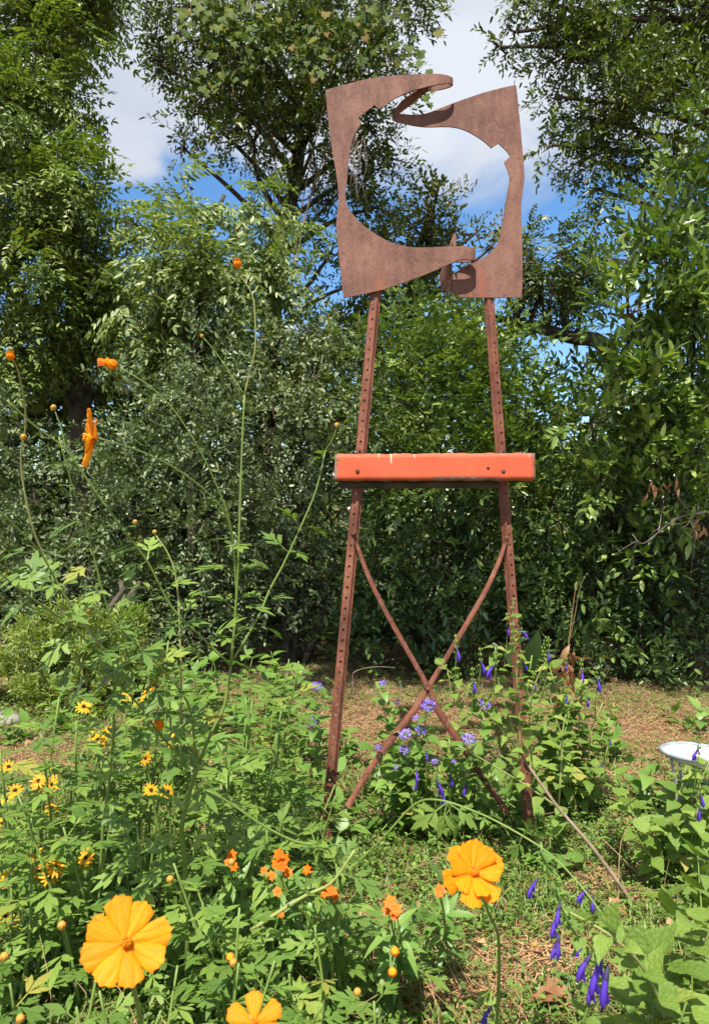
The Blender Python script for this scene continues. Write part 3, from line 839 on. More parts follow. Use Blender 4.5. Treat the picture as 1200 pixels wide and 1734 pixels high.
def grapevine():
    t = thing('grape_vine', P(470, 700, 5.6) * [1, 1, 1], 'yellow green broad leaved vine draped over the top of the tree left of the frame', 'vine')
    V, T = lobed(1)
    mes = [mesh_from('leaf', V * [1, 1, .6 + .5 * k], None, T, None, M['vine'], True) for k in range(3)]
    wood = Acc()
    cen = [(330, 20, 50), (390, 45, 55), (440, 80, 50), (380, 100, 40), (480, 60, 55), (540, 90, 50), (590, 60, 55), (620, 20, 45), (300, 60, 30), (420, 10, 50), (700, 80, 30), (725, 110, 16), (640, 90, 40), (350, 140, 30), (720, 160, 20), (650, 150, 26)]
    w = np.array([c[2] ** 1.5 for c in cen]); w /= w.sum()
    for i in range(270):
        c = cen[rng.choice(len(cen), p=w)]
        p = P(c[0] + rng.normal(0, c[2] * .45), c[1] + rng.normal(0, c[2] * .45), 5.45 + rng.normal(0, .09))
        d = norm(np.array([rng.normal(0, .5), -.35, -.75 + rng.normal(0, .35)]))
        R = frames(d[None], np.array([[rng.normal(0, .4), -.8, .7]]))[0]
        leaf_obj('leaf', mes[i % 3], t, p, R, rng.uniform(.05, .085))
    for c in cen[::3]:
        a = P(c[0] + rng.normal(0, 10), c[1] - 20, 5.5)
        e = P(c[0] + rng.normal(0, 20), c[1] + c[2] + 40, 5.5)
        tube(wood, smooth_line([P(490, 500, 5.9), P(490 + (c[0] - 490) * .3, 300, 5.9), a, e], 5), .007, .002, 4)
    # bare hanging rootlets seen inside the frame
    for k in range(9):
        x = 598 + rng.uniform(-6, 22); y0 = rng.uniform(225, 260)
        tube(wood, smooth_line([P(x, y0, 5.5), P(x + rng.normal(-2, 5), y0 + 45, 5.5), P(x + rng.normal(-4, 7), y0 + rng.uniform(70, 115), 5.5)], 4), .0022, .001, 4)
    wood.build('stem', M['wood'], t)
grapevine()

# ------------------------------------------------------------------ the easel sculpture
PA, PB = 1.94, .058                       # the easel leans back: Y = PA + PB * z
def E(px, py, off=0.0):
    """photo pixel -> point in the leaning plane of the easel, off metres behind it"""
    t = (867.0 - py) / F
    Y = (PA + off + PB * H) / (1 - PB * t)
    return P(px, py, Y)

EASEL = thing('easel_sculpture', E(727, 1430) * [1, 1, 0], 'rusty steel easel sculpture with curled open frame and orange ledge board', 'sculpture')
EB = np.array(EASEL.location)

def solid(o, th, off=0):
    m = o.modifiers.new('solid', 'SOLIDIFY'); m.thickness = th; m.offset = off
    return o

def plate(pts, strips, off):
    bm = bmesh.new()
    vs = [bm.verts.new(E(x, y, off) - EB) for x, y in pts]
    bm.faces.new(vs)
    for st in strips:                       # station: (top point, bottom point)
        prev = None
        for a, b in st:
            row = [bm.verts.new(np.asarray(a) * (1 - k / 3) + np.asarray(b) * k / 3 - EB) for k in range(4)]
            if prev:
                for k in range(3):
                    bm.faces.new((prev[k], row[k], row[k + 1], prev[k + 1]))
            prev = row
    bmesh.ops.remove_doubles(bm, verts=bm.verts, dist=.0012)
    bmesh.ops.recalc_face_normals(bm, faces=bm.faces)
    me = bpy.data.meshes.new('frame_plate'); bm.to_mesh(me); bm.free()
    me.materials.append(M['rust'])
    return solid(link('frame_plate', me, EASEL), .0042)

def back(px, py, d):
    """the easel-plane point moved straight back by d (same real height)"""
    p = E(px, py); return p + np.array([0, d, 0])

def dense(pts, k=3):
    return [tuple(q) for q in smooth_line([np.array(p, float) for p in pts], k)]

def frame():
    top = dense([(551, 153), (587, 143), (630, 133), (680, 127.5), (720, 126), (738, 125.6)])
    under = dense([(738, 144.2), (730, 145.6), (717, 149), (693, 155.5), (667, 168), (651, 180), (641, 185.5)])
    inner = dense([(612, 209), (602, 225), (596, 240), (591, 267), (588, 300), (585, 328), (587, 347), (597, 363), (613, 380), (633, 395), (660, 410), (693, 418.5), (720, 419.5), (753, 418), (779, 417.2)])
    arm = dense([(779, 439.8), (773, 441.6), (760, 447.5), (720, 465), (680, 480), (647, 491), (613, 498.5), (581, 505)])
    side = dense([(581, 505), (577, 467), (572, 417), (569, 380), (573, 340), (570, 300), (562, 253), (555, 200), (551, 153)])[1:-1]
    pts = top + under + [(634, 178), (606.5, 200)] + inner + arm + side
    s1 = []
    r = .021
    for k in range(25):                    # top curl: bends back on an upright axis, then returns behind the arm
        a = math.pi * k / 24
        px = 738 + 29 * math.sin(a)
        d = r * (1 - math.cos(a))
        s1.append((back(px, 125.6 + 3.4 * (a / math.pi), d), back(px, 144.2 - 4.5 * math.sin(a) - 5.2 * (a / math.pi), d)))
    # the strip runs left and down behind the arm to the second bend
    for px, yt, yb, d, tl in ((728, 129.5, 139, .042, .004), (717, 134, 144.5, .042, .009), (700, 146, 157, .043, .012), (688, 155, 166, .044, .012), (678, 163, 174, .045, .009), (671, 169, 181, .046, .004)):
        s1.append((back(px, yt, d - tl), back(px, yb, d + tl)))
    cx, cyt, cyb = 671, 169, 181
    for k in range(1, 10):                 # second bend, turning back to the right plate
        a = math.pi * k / 9
        px = cx - 6 * math.sin(a) + 5 * (k / 9) ** 2; d = .046 + .0045 * (1 - math.cos(a))
        s1.append((back(px, cyt + 6 * (k / 9), d), back(px, cyb + 9 * (k / 9), d)))
    s1.append((E(697, 195, .0547), E(697, 212.5, .0547)))
    s2 = []
    for k in range(23):                    # lower curl
        a = math.pi * 1.05 * k / 22
        px = 779 + 26 * math.sin(a); d = .019 * (1 - math.cos(a))
        s2.append((back(px, 417.2 + 3 * (k / 22), d), back(px, 439.8 - 3.5 * (k / 22), d)))
    s2.append((back(768, 421, .038), back(768, 433, .038)))
    plate(pts, [s1, s2], 0.0)
    o2 = .055
    rt = dense([(697, 195), (720, 193), (747, 183), (768, 175), (787, 168), (820, 157), (853, 148.5), (873, 144.5)])
    rr = dense([(873, 144.5), (877, 180), (882, 233), (887, 293), (886, 313), (882, 347), (883, 400), (884, 477), (882, 504)])[1:]
    rb = dense([(882, 504), (830, 504.2), (787, 504), (773, 501), (766, 495)])[1:]
    ru = dense([(766, 464), (772, 460.5), (792, 449), (806, 443), (817, 437), (833, 425), (843, 410), (848, 390), (853, 357), (858, 327), (862, 303), (859, 290), (853, 275)])
    rl = dense([(831, 251), (820, 241), (803, 229.5), (783, 219.5), (760, 215), (727, 215.5), (710, 214.5), (697, 212.5)])
    pts2 = rt + rr + rb + ru + [(863.5, 265), (856, 255), (843, 243)] + rl[:-1] + [(697, 212.5)]
    s3 = [(E(766, 464, o2), E(766, 495, o2)), (E(764.5, 452, .035), E(762, 495.5, .072)), (E(763, 440, .020), E(757, 495, .098)),
          (E(762, 425, .012), E(751, 491, .114)), (E(764, 408, .010), E(746, 482, .124)), (E(768.5, 395, .009), E(744.5, 467, .126))]
    s3b = [(E(768.5, 395, .009), E(764, 408, .010)), (E(771.5, 398, .0095), E(771.5, 432, .014))]
    plate(pts2, [s3, s3b], o2)
frame()

def post(bx, by, tx, ty, off, yaw):
    B = E(bx, by, off); T = E(tx, ty, off)
    ax = norm(T - B); L = np.linalg.norm(T - B)
    u = norm(np.cross(ax, np.array([math.sin(yaw), math.cos(yaw), 0]))); 
    if u[0] < 0: u = -u
    w = np.cross(u, ax); 
    if w[1] > 0: w = -w                     # w points to the viewer
    bm = bmesh.new()
    pitch = .0287; n = int(L / pitch)
    def v(uu, ww, s): return bm.verts.new(B + u * uu + w * ww + ax * s - EB)
    hw, hr = .0088, .0037
    for i in range(n):
        s0 = i * pitch; s1 = s0 + pitch; c = (s0 + s1) / 2
        ring = [v(hr * math.cos(a), .011, c + hr * math.sin(a)) for a in [math.pi / 4 * k for k in range(8)]]
        sq = [v(hw, .011, c), v(hw, .011, s1), v(0, .011, s1), v(-hw, .011, s1), v(-hw, .011, c), v(-hw, .011, s0), v(0, .011, s0), v(hw, .011, s0)]
        for k in range(8):
            bm.faces.new((ring[k], sq[k], sq[(k + 1) % 8], ring[(k + 1) % 8]))
        for a, b in (((-.0155, 0), (-.0125, 0)), ((-.0125, 0), (-hw, .011)), ((hw, .011), (.0125, 0)), ((.0125, 0), (.0155, 0))):
            if b[0] == -hw or a[0] == hw:
                bm.faces.new((v(a[0], a[1], s0), v(b[0], b[1], s0), v(b[0], b[1], c), v(b[0], b[1], s1), v(a[0], a[1], s1), v(a[0], a[1], c)))
            else:
                bm.faces.new((v(a[0], a[1], s0), v(b[0], b[1], s0), v(b[0], b[1], c), v(b[0], b[1], s1), v(a[0], a[1], s1), v(a[0], a[1], c)))
    bmesh.ops.remove_doubles(bm, verts=bm.verts, dist=.0006)
    bmesh.ops.recalc_face_normals(bm, faces=bm.faces)
    me = bpy.data.meshes.new('post'); bm.to_mesh(me); bm.free(); me.materials.append(M['rust_post'])
    solid(link('post', me, EASEL), .0028)
post(551, 1420, 638.5, 468, .022, .30)
post(900, 1462, 825, 478, .070, -.34)

def bar(pts, offs, widths, twists):
    """flat brace: centre pixels, plane offsets, widths (m), twist about its length"""
    C = np.array([E(x, y, o) for (x, y), o in zip(pts, offs)])
    C = smooth_line(list(C), 5); m = len(C)
    wd = np.interp(np.linspace(0, 1, m), np.linspace(0, 1, len(widths)), widths)
    tw = np.interp(np.linspace(0, 1, m), np.linspace(0, 1, len(twists)), twists)
    tan = norm(np.gradient(C, axis=0))
    nrm = np.array([0, -1.0, 0]); acc = Acc()
    sx = norm(np.cross(tan, nrm)); ny = np.cross(sx, tan)
    a = sx * np.cos(tw)[:, None] + ny * np.sin(tw)[:, None]
    b = np.cross(tan, a)
    V = np.stack([C + a * wd[:, None] * .41 + b * .0015, C - a * wd[:, None] * .41 + b * .0015, C - a * wd[:, None] * .41 - b * .0015, C + a * wd[:, None] * .41 - b * .0015], 1).reshape(-1, 3)
    Q = [[4 * i + k, 4 * i + (k + 1) % 4, 4 * i + 4 + (k + 1) % 4, 4 * i + 4 + k] for i in range(m - 1) for k in range(4)]
    Q += [[0, 1, 2, 3], [4 * m - 1, 4 * m - 2, 4 * m - 3, 4 * m - 4]]
    acc.add(V, Q); acc.build('brace', M['rust_post'], EASEL)
bar([(600, 910), (622, 972), (655, 1040), (724, 1163), (742, 1204), (785, 1268), (818, 1318), (860, 1378)], [-.004, -.003, -.002, 0, .004, .02, .04, .06],
    [.012, .016, .016, .017, .024, .022, .020, .019], [.6, .45, .4, .35, .35, .35, .35, .35])
bar([(857, 914), (838, 966), (804, 1032), (726, 1162), (706, 1196), (660, 1255), (625, 1305), (588, 1366)], [.050, .035, .02, .006, .004, .0, -.01, -.02],
    [.013, .016, .017, .017, .024, .022, .020, .019], [-.6, -.45, -.4, -.35, -.35, -.35, -.35, -.35])

def board():
    # ledge board: a long box with slightly uneven edges
    nx, nz = 44, 7
    xs = np.linspace(0, 1, nx); zs = np.linspace(0, 1, nz)
    A = [E(565.5, 813.5, -.03), E(906, 812, -.02), E(567, 769, -.03), E(905, 767, -.02)]
    V = []; Q = []
    th = np.array([0, .038, -.002])
    for lay in (0, 1):
        for j, z in enumerate(zs):
            for i, x in enumerate(xs):
                lo = A[0] * (1 - x) + A[1] * x; hi = A[2] * (1 - x) + A[3] * x
                p = lo * (1 - z) + hi * z
                e = .0010 * math.sin(x * 43 + j) + .0008 * math.sin(x * 91)
                if j in (0, nz - 1): p = p + np.array([0, 0, e + (.0025 * math.exp(-((x - .56) / .03) ** 2) if j else 0)])
                if lay == 0: p = p + np.array([0, .0005 * math.sin(x * 17 + z * 3), 0])
                else: p = p + th
                V.append(p)
    k = nx * nz
    for j in range(nz - 1):
        for i in range(nx - 1):
            a = j * nx + i
            Q.append((a, a + 1, a + nx + 1, a + nx)); Q.append((k + a, k + a + nx, k + a + nx + 1, k + a + 1))
    for i in range(nx - 1):
        Q.append((i, k + i, k + i + 1, i + 1)); a = (nz - 1) * nx + i; Q.append((a, a + 1, k + a + 1, k + a))
    for j in range(nz - 1):
        a = j * nx; Q.append((a, a + nx, k + a + nx, k + a)); a = j * nx + nx - 1; Q.append((a, k + a, k + a + nx, a + nx))
    acc = Acc(); acc.add(np.array(V), Q); acc.build('ledge_board', M['board'], EASEL)
    acc = Acc()
    c = (E(575, 818, .02) + E(843, 818, .03)) / 2
    hx = np.linalg.norm(E(843, 818, .03) - E(575, 818, .02)) / 2
    box(acc, c + np.array([0, .0, -.004]), np.array([hx, .012, .010]), Matrix.Rotation(.05, 3, 'Z'))
    acc.build('rail', M['bark'], EASEL)
board()

def bolt(px, py, off, r):
    acc = Acc(); ball(acc, E(px, py, off), r, 8, 5, (1, .55, 1))
    acc.build('bolt', M['rust_post'], EASEL, True)
for b in ((605, 797, -.032, .0055), (852, 798, -.022, .0058), (598.5, 904, .006, .0062), (857, 911, .052, .0068), (724, 1167, -.006, .0052)): bolt(*b)
acc = Acc(); ball(acc, E(826, 793, -.0225), .0042, 8, 5, (1, .3, 1)); acc.build('hole_spot', M['cone'], EASEL, True)  # dark flattened ball stands in for a hole, shade put into its colour

# ------------------------------------------------------------------ white basin on its wire stand
def basin():
    c = P(1173, 1276, 2.08)
    t = thing('basin_on_stand', c * [1, 1, 0], 'white enamel basin with grey rim on a spindly metal stand at the right edge', 'basin')
    acc = Acc(); R = .087
    prof = [(0, -.02), (.036, -.02), (.060, -.017), (.076, -.008), (.083, .001), (R, .004)]
    n = 36
    tilt = Matrix.Rotation(-.03, 3, 'X')
    V = []
    for r, z in prof:
        for k in range(n):
            a = 6.28318 * k / n
            V.append(np.array(tilt @ Vector((max(r, .001) * math.cos(a), max(r, .001) * math.sin(a), z))) + c)
    Q = [[i * n + k, i * n + (k + 1) % n, (i + 1) * n + (k + 1) % n, (i + 1) * n + k] for i in range(len(prof) - 1) for k in range(n)]
    acc.add(np.array(V), Q)
    solid(acc.build('bowl', M['enamel'], t, True), .002)
    acc = Acc(); ring = []
    for k in range(n + 1):
        a = 6.28318 * k / n; ring.append(np.array(tilt @ Vector((R * math.cos(a), R * math.sin(a), .005))) + c)
    tube(acc, np.array(ring), .0050, .0050, 8, False)
    acc.build('rim', M['rim'], t, True)
    for k, a in enumerate((3.5, 5.3, 1.7, .3)):
        d = np.array([math.cos(a), math.sin(a), 0])
        acc = Acc()
        ln = smooth_line([c + d * .080 + [0, 0, -.008], c + d * .060 + [0, 0, -.10], c + d * .078 + [0, 0, -.19], np.array([*(c + d * .09)[:2], -.02])], 5)
        tube(acc, ln, .0042, .0042, 6)
        acc.build('leg', M['galv' if k in (0, 2) else 'iron'], t, True)
    acc = Acc(); ring = [c + np.array([.058 * math.cos(a), .058 * math.sin(a), -.10]) for a in np.linspace(0, 6.28318, 19)]
    tube(acc, np.array(ring), .003, .003, 6, False); acc.build('brace_ring', M['iron'], t, True)
basin()

# ------------------------------------------------------------------ flowers and herbs
def cosmos_leaf(seed, nl=2):
    r = np.random.default_rng(seed); acc = Acc()
    out = [(0, 0), (.18, .5), (.5, 1.0), (.78, .62), (1, 0)]
    def lobe(o, a, L, w):
        V, Q, T = grid_leaf([(t, x) for t, x in out], fold=0, sag=0)
        V = V * [w, L, 1]
        c, s = math.cos(a), math.sin(a)
        V = np.stack([V[:, 0] * c + V[:, 1] * s + o[0], -V[:, 0] * s + V[:, 1] * c + o[1], V[:, 2]], 1)
        V[:, 2] += abs(a) * .05 * r.random()
        acc.add(V, Q, T)
    lobe((0, .40), r.normal(0, .08), .62, .095)
    for y, L, a in ((.34, .44, .80), (.56, .36, .62))[:nl]:
        for s in (-1, 1):
            lobe((0, y), s * (a + r.normal(0, .08)), L * r.uniform(.85, 1.1), .072)
            if L > .4: lobe((s * .17, y + .17), s * 1.25, .20, .040)
    acc.add(np.array([(-.012, 0, 0), (.012, 0, 0), (.018, .45, 0), (-.018, .45, 0)]), [(0, 1, 2, 3)])
    V = np.concatenate(acc.V); rr = np.linalg.norm(V[:, :2], axis=1)
    k = r.uniform(.25, .65)
    V[:, 2] += .16 * np.abs(V[:, 0]) - k * np.maximum(rr - .2, 0) ** 1.6
    return mesh_from('leaf', V, np.concatenate(acc.Q), np.concatenate(acc.T), None, M['cosmos'], True)

def simple_leaf(out, mat, sag, fold, stalk=.12, wave=.0, seed=0):
    V, Q, T = grid_leaf(out, fold=fold, sag=sag, wave=wave, seed=seed)
    V[:, 1] += stalk
    n = len(V)
    V = np.vstack([V, [(-.012, 0, .0), (.012, 0, .0), (.012, stalk, 0), (-.012, stalk, 0)]])
    Q = np.vstack([Q, [(n, n + 1, n + 2, n + 3)]])
    return mesh_from('leaf', V, Q, T, None, mat, True)

LEAF = {
    'cosmos': [cosmos_leaf(i, 2) for i in range(5)] + [cosmos_leaf(9, 1)],
    'herb': [simple_leaf(OVATE_OUT, M['herb'], s, f) for s, f in ((.25, .2), (.45, .3), (.1, .15))],
    'salvia': [simple_leaf(HEART_OUT, M['salvia'], s, f, .18, .020, i) for i, (s, f) in enumerate(((.25, .15), (.5, .25), (.1, .2)))],
    'lance': [simple_leaf([(0, 0), (.2, .10), (.45, .14), (.75, .09), (1, 0)], M['herb'], s, .2, .05) for s in (.2, .5, .8)],
    'broad': [simple_leaf([(0, 0), (.1, .12), (.3, .22), (.55, .20), (.8, .10), (1, 0)], M['canna'], .15, .35, .05)],
    'dry': [simple_leaf(LAUREL_OUT, M['dry'], s, .7, .08, .05, i) for i, s in enumerate((.8, 1.3))],
}

def leaves_on(plant, line, kind, size, step, t0=.1, t1=1.0, opp=True, lift=.3, per=2, jitter=.25, az0=None, grow=0.0):
    """leaf objects in pairs (or singly) along a stem"""
    line = np.asarray(line); seg = np.linalg.norm(np.diff(line, axis=0), axis=1); cum = np.concatenate([[0], np.cumsum(seg)]); L = cum[-1]
    s = t0 * L; az = rng.uniform(0, 6.28) if az0 is None else az0
    while s <= t1 * L + 1e-6:
        p = np.array([np.interp(s, cum, line[:, k]) for k in range(3)])
        i = min(max(np.searchsorted(cum, s), 1), len(line) - 1)
        tan = norm(line[i] - line[i - 1])
        x = norm(np.cross(tan, np.array([.2, .9, .3]))); y = np.cross(tan, x)
        for q in range(per):
            a = az + q * 2 * math.pi / per + rng.normal(0, jitter)
            out = math.cos(a) * x + math.sin(a) * y
            d = norm(out + tan * lift + np.array([0, 0, .15]) + rng.normal(0, .12, 3))
            R = frames(d[None], (np.array([0, -.15, 1.0]) + rng.normal(0, .18, 3) + tan * .4)[None])[0]
            sz = size * rng.uniform(.75, 1.15) * (1 - grow * s / L)
            leaf_obj('leaf', LEAF[kind][rng.integers(len(LEAF[kind]))], plant, p, R, sz)
        az += math.pi / 2 if opp else 2.4
        s += step * rng.uniform(.8, 1.2)

# --- flowers ---
def petal_mesh(L, w, mat, notch=.06, cup=.15, nu=5, nv=4, seed=0):
    r = np.random.default_rng(seed); V = []; 
    prof = np.interp(np.linspace(0, 1, nu), [0, .25, .5, .75, .92, 1], [.20, .50, .80, 1.0, .95, .62])
    for i in range(nu):
        t = i / (nu - 1)
        for j in range(nv + 1):
            s = (j / nv) * 2 - 1
            y = t * L
            if i == nu - 1: y -= notch * L * (abs(math.sin(s * 3.3 + .3)) + 1.3 * abs(s) ** 3)
            z = cup * L * (t * t * .35) + .030 * L * math.cos(s * 9.4) * (.4 + .6 * t) + r.normal(0, .006) * L - .10 * L * abs(s) ** 2 * (1 - t)
            V.append((s * prof[i] * w / 2, y, z))
    n = nv + 1
    Q = [(i * n + j, i * n + j + 1, (i + 1) * n + j + 1, (i + 1) * n + j) for i in range(nu - 1) for j in range(nv)]
    return mesh_from('petal', np.array(V), Q, None, None, mat, True)
COS_PETALS = [petal_mesh(1, .66, M['petal'], .07, c, 7, 8, seed=i) for i, c in enumerate((.1, .35, -.1))]

def rot_to(n, roll=0.0):
    """3x3 whose z is n"""
    n = norm(n); x = norm(np.cross(np.array([0, 0, 1.0]) if abs(n[2]) < .95 else np.array([1.0, 0, 0]), n)); y = np.cross(n, x)
    c, s = math.cos(roll), math.sin(roll)
    return np.stack([x * c + y * s, -x * s + y * c, n], 1)

def set_local(o, R, p, s=1.0):
    m = np.eye(4); m[:3, :3] = np.asarray(R) * s; m[:3, 3] = p
    o.matrix_basis = Matrix([[float(v) for v in row] for row in m])

def cosmos_flower(plant, pos, n, rad, npet=8, roll=0.0, stem_to=None, mult=1):
    b = np.array(plant.location)
    acc = Acc(); R = rot_to(n, roll)
    ball(acc, (0, 0, .10 * rad), .13 * rad, 10, 5, (1, 1, .8))
    for k in range(22):
        a = k * 2.4; q = .11 * rad * math.sqrt(k / 22)
        ball(acc, (q * math.cos(a), q * math.sin(a), .19 * rad + .03 * rad * math.cos(k)), .028 * rad, 5, 3, (1, 1, 2.2))
    fl = link('flower', acc.mesh('flower', M['disc'], smooth=True), plant)
    set_local(fl, R, np.asarray(pos) - b)
    cal = Acc(); 
    for k in range(8):
        a = k * .785; e = np.array([math.cos(a), math.sin(a), 0])
        V = np.array([e * .05, e * .22 + [0, 0, -.10], e * .30 + [0, 0, -.02]]) * rad
        w = np.array([-e[1], e[0], 0]) * .05 * rad
        cal.add(np.array([V[0], V[1] - w, V[2], V[1] + w]), [(0, 1, 2, 3)])
    ball(cal, (0, 0, -.05 * rad), .12 * rad, 8, 4)
    link('calyx', cal.mesh('calyx', M['stem']), fl)
    for m_ in range(mult):
        for k in range(npet):
            a = 2 * math.pi * (k + .5 * m_) / npet + rng.normal(0, .06)
            tilt = rng.normal(.05 + .30 * m_, .09)
            d = np.array([math.cos(a) * math.cos(tilt), math.sin(a) * math.cos(tilt), math.sin(tilt)])
            PR = frames(d[None], np.array([[0, 0, 1.0]]) + rng.normal(0, .10, (1, 3)))[0]
            o = link('petal', COS_PETALS[rng.integers(3)], fl)
            set_local(o, PR, d * .07 * rad + np.array([0, 0, .02 * rad]), rad * rng.uniform(.84, 1.04) * (.93 if not m_ else .78))
    return fl

def bud(plant, pos, r, n=(0, 0, 1), mat='bud', petals=False):
    acc = Acc(); R = rot_to(n)
    ball(acc, (0, 0, 0), r, 9, 6, (1, 1, 1.05))
    for k in range(8):                        # bracts
        a = k * .785; e = np.array([math.cos(a), math.sin(a), 0]); w = np.array([-e[1], e[0], 0]) * r * .3
        acc.add(np.array([e * r * .5 + [0, 0, -r], e * r * 1.05 - w + [0, 0, -r * .3], e * r * 1.0 + [0, 0, r * .5], e * r * 1.05 + w + [0, 0, -r * .3]]), [(0, 1, 2, 3)])
    if petals:
        for k in range(10):
            a = k * .628; e = np.array([math.cos(a), math.sin(a), 0]); w = np.array([-e[1], e[0], 0]) * r * .3
            acc.add(np.array([e * r * .6 - w, e * r * .85 - w + [0, 0, r * 1.3], e * r * .55 + [0, 0, r * 2.1], e * r * .85 + w + [0, 0, r * 1.3], e * r * .6 + w])[[0, 1, 3, 4]], [(0, 1, 2, 3)])
    o = link('bud', acc.mesh('bud', M['petal'] if petals else M[mat], smooth=True), plant)
    set_local(o, R, np.asarray(pos) - np.array(plant.location))
    return o

def stem_on(plant, line, r0, r1, mat='stem', n=6, name='stem'):
    acc = Acc(); tube(acc, line, r0, r1, n)
    return acc.build(name, M[mat], plant, True)

def pix_line(pts, Y0, Y1, k=4):
    m = len(pts)
    return smooth_line([P(x, y, Y0 + (Y1 - Y0) * i / max(1, m - 1)) for i, (x, y) in enumerate(pts)], k)

# --- the tall cosmos on the left ---
def tall_cosmos():
    base = P(316, 1690, 1.36) * [1, 1, 0]
    t = thing('cosmos_plant', base, 'tall branching cosmos with bare wiry stems and orange blooms left of the easel', 'flower plant')
    S = []
    def st(pts, Y0, Y1, r0, r1, mat='stem', lv=None):
        l = pix_line(pts, Y0, Y1); stem_on(t, l, r0 * .68, r1 * .68, mat); S.append(l); return l
    trunk = smooth_line([base, P(318, 1530, 1.30), P(311, 1440, 1.27), P(308, 1400, 1.25), P(323, 1335, 1.22), P(337, 1292, 1.20)], 4)
    stem_on(t, trunk, .0050, .0036, 'stem', 8)
    J = (337, 1292)
    b1 = st([J, (358, 1240), (380, 1195), (391, 1127)], 1.20, 1.20, .0045, .0032)
    b1a = st([(391, 1127), (397, 1060), (402, 980), (405, 900), (409, 780), (414, 668)], 1.20, 1.16, .0032, .0022)
    top = st([(414, 668), (423, 630), (432, 590), (432, 540), (427, 500), (410, 470), (403, 452)], 1.16, 1.12, .0020, .0013, 'stem_pale')
    bud(t, P(402, 447, 1.12), 0.0063, (-.1, -.3, 1), petals=True)
    s2 = st([(414, 668), (395, 640), (368, 600), (345, 572)], 1.16, 1.15, .0014, .0010); bud(t, P(342, 569, 1.15), 0.0031)
    b1b = st([(400, 1010), (396, 930), (388, 880), (370, 830), (350, 785), (325, 740), (295, 695), (255, 655), (203, 622)], 1.19, 1.05, .0024, .0014, 'stem')
    bud(t, P(190, 617, 1.05), 0.0074, (-.9, -.1, .35), petals=True)
    acc = Acc()
    for k in range(3):                        # drooping orange petals of the half shut flower
        a = P(186, 613, 1.05); e = P(166, 608 + 5 * k, 1.05); w = np.array([0, .004, .003])
        acc.add(np.array([a - w, e - w * .8, P(161, 618 + 2 * k, 1.045), e + w * .8, a + w])[[0, 1, 3, 4]], [(0, 1, 2, 3)])
    acc.build('petal', M['fiery'], t)
    b1s = st([(400, 960), (385, 880), (352, 835), (300, 795), (240, 765), (168, 742)], 1.18, .98, .0024, .0014)
    cosmos_flower(t, P(157, 742, .97), (-.92, -.38, .08), .046, 8, .3)
    b1c = st([(396, 1115), (420, 1075), (442, 1035), (456, 1000), (480, 955), (510, 890), (535, 830), (551, 762)], 1.20, 1.25, .0030, .0016, 'stem')
    st([(551, 762), (562, 745), (570, 724)], 1.25, 1.25, .001, .0008); bud(t, P(570, 720, 1.25), 0.0043)
    b1d = st([(391, 1127), (345, 1082), (292, 1030), (252, 955), (215, 905), (160, 830), (112, 762), (60, 722), (12, 678)], 1.20, .95, .0032, .0018)
    st([(112, 762), (104, 725), (93, 695)], 1.03, 1.03, .0012, .0009); bud(t, P(91, 690, 1.03), 0.0041)
    b2 = st([J, (330, 1262), (318, 1190), (272, 1130), (236, 1095), (200, 1062), (152, 1037)], 1.20, 1.00, .0035, .0014)
    bud(t, P(150, 1035, 1.0), 0.0043)
    u1 = st([(232, 1136), (208, 1090), (185, 1040), (160, 945), (143, 880), (125, 830), (100, 740)], 1.11, .98, .0026, .0012)
    u2 = st([(258, 1120), (215, 1120), (175, 1100), (110, 1008), (75, 940), (52, 880), (36, 785), (44, 720), (40, 670), (30, 625), (20, 608)], 1.12, .88, .0026, .0013, 'stem_pale')
    bud(t, P(18, 603, .88), 0.0048, (0, -.2, 1), petals=True); bud(t, P(40, 740, .9), 0.0038)
    u3 = st([(170, 1110), (120, 1060), (50, 1010), (-20, 955)], 1.06, .86, .0026, .0016)
    u4 = st([(105, 1005), (72, 940), (35, 900), (-20, 845)], .97, .86, .0018, .0012)
    u5 = st([(305, 1300), (307, 1200), (306, 1110), (300, 990), (286, 940), (263, 905)], 1.18, 1.16, .0032, .0014, 'stem_pale')
    bud(t, P(229, 884, 1.13), 0.0038); bud(t, P(262, 901, 1.16), 0.0037)
    u6 = st([(170, 1480), (176, 1385), (184, 1335), (191, 1267), (193, 1200), (189, 1130), (150, 1060)], 1.22, 1.08, .0040, .0018)
    u7 = st([(337, 1292), (320, 1262), (290, 1235), (274, 1230)], 1.20, 1.14, .0022, .0014); bud(t, P(271, 1228, 1.13), 0.0063, (-.4, -.3, .8), petals=True)
    u8 = st([(330, 1300), (280, 1255), (240, 1200), (190, 1150), (120, 1120)], 1.2, 1.02, .0028, .0016)
    bud(t, P(176, 1153, 1.08), 0.0041)
    sz = .064
    for l, a, b_, stp in ((b1, .2, 1, .045), (b1a, .10, .45, .06), (b1b, .10, .25, .05), (b1c, .15, .66, .05), (b1d, .10, .48, .055), (b2, .2, .9, .045), (u1, .05, .58, .045), (u2, .05, .48, .05),
                          (u3, .1, .95, .045), (u4, .1, .6, .05), (u5, .2, .85, .05), (u6, .2, .9, .05), (u8, .15, 1, .042), (b1d, .55, .62, .06)):
        leaves_on(t, l, 'cosmos', sz, stp, a, b_, per=2, lift=.35)
    leaves_on(t, b1c, 'cosmos', .040, .02, .96, 1.0, per=3); leaves_on(t, u1, 'cosmos', .035, .03, .80, .92, per=2)
    leaves_on(t, top, 'cosmos', .022, .05, .0, .3, per=2)
    leaves_on(t, trunk, 'cosmos', .085, .06, .3, 1.0, per=2)
tall_cosmos()

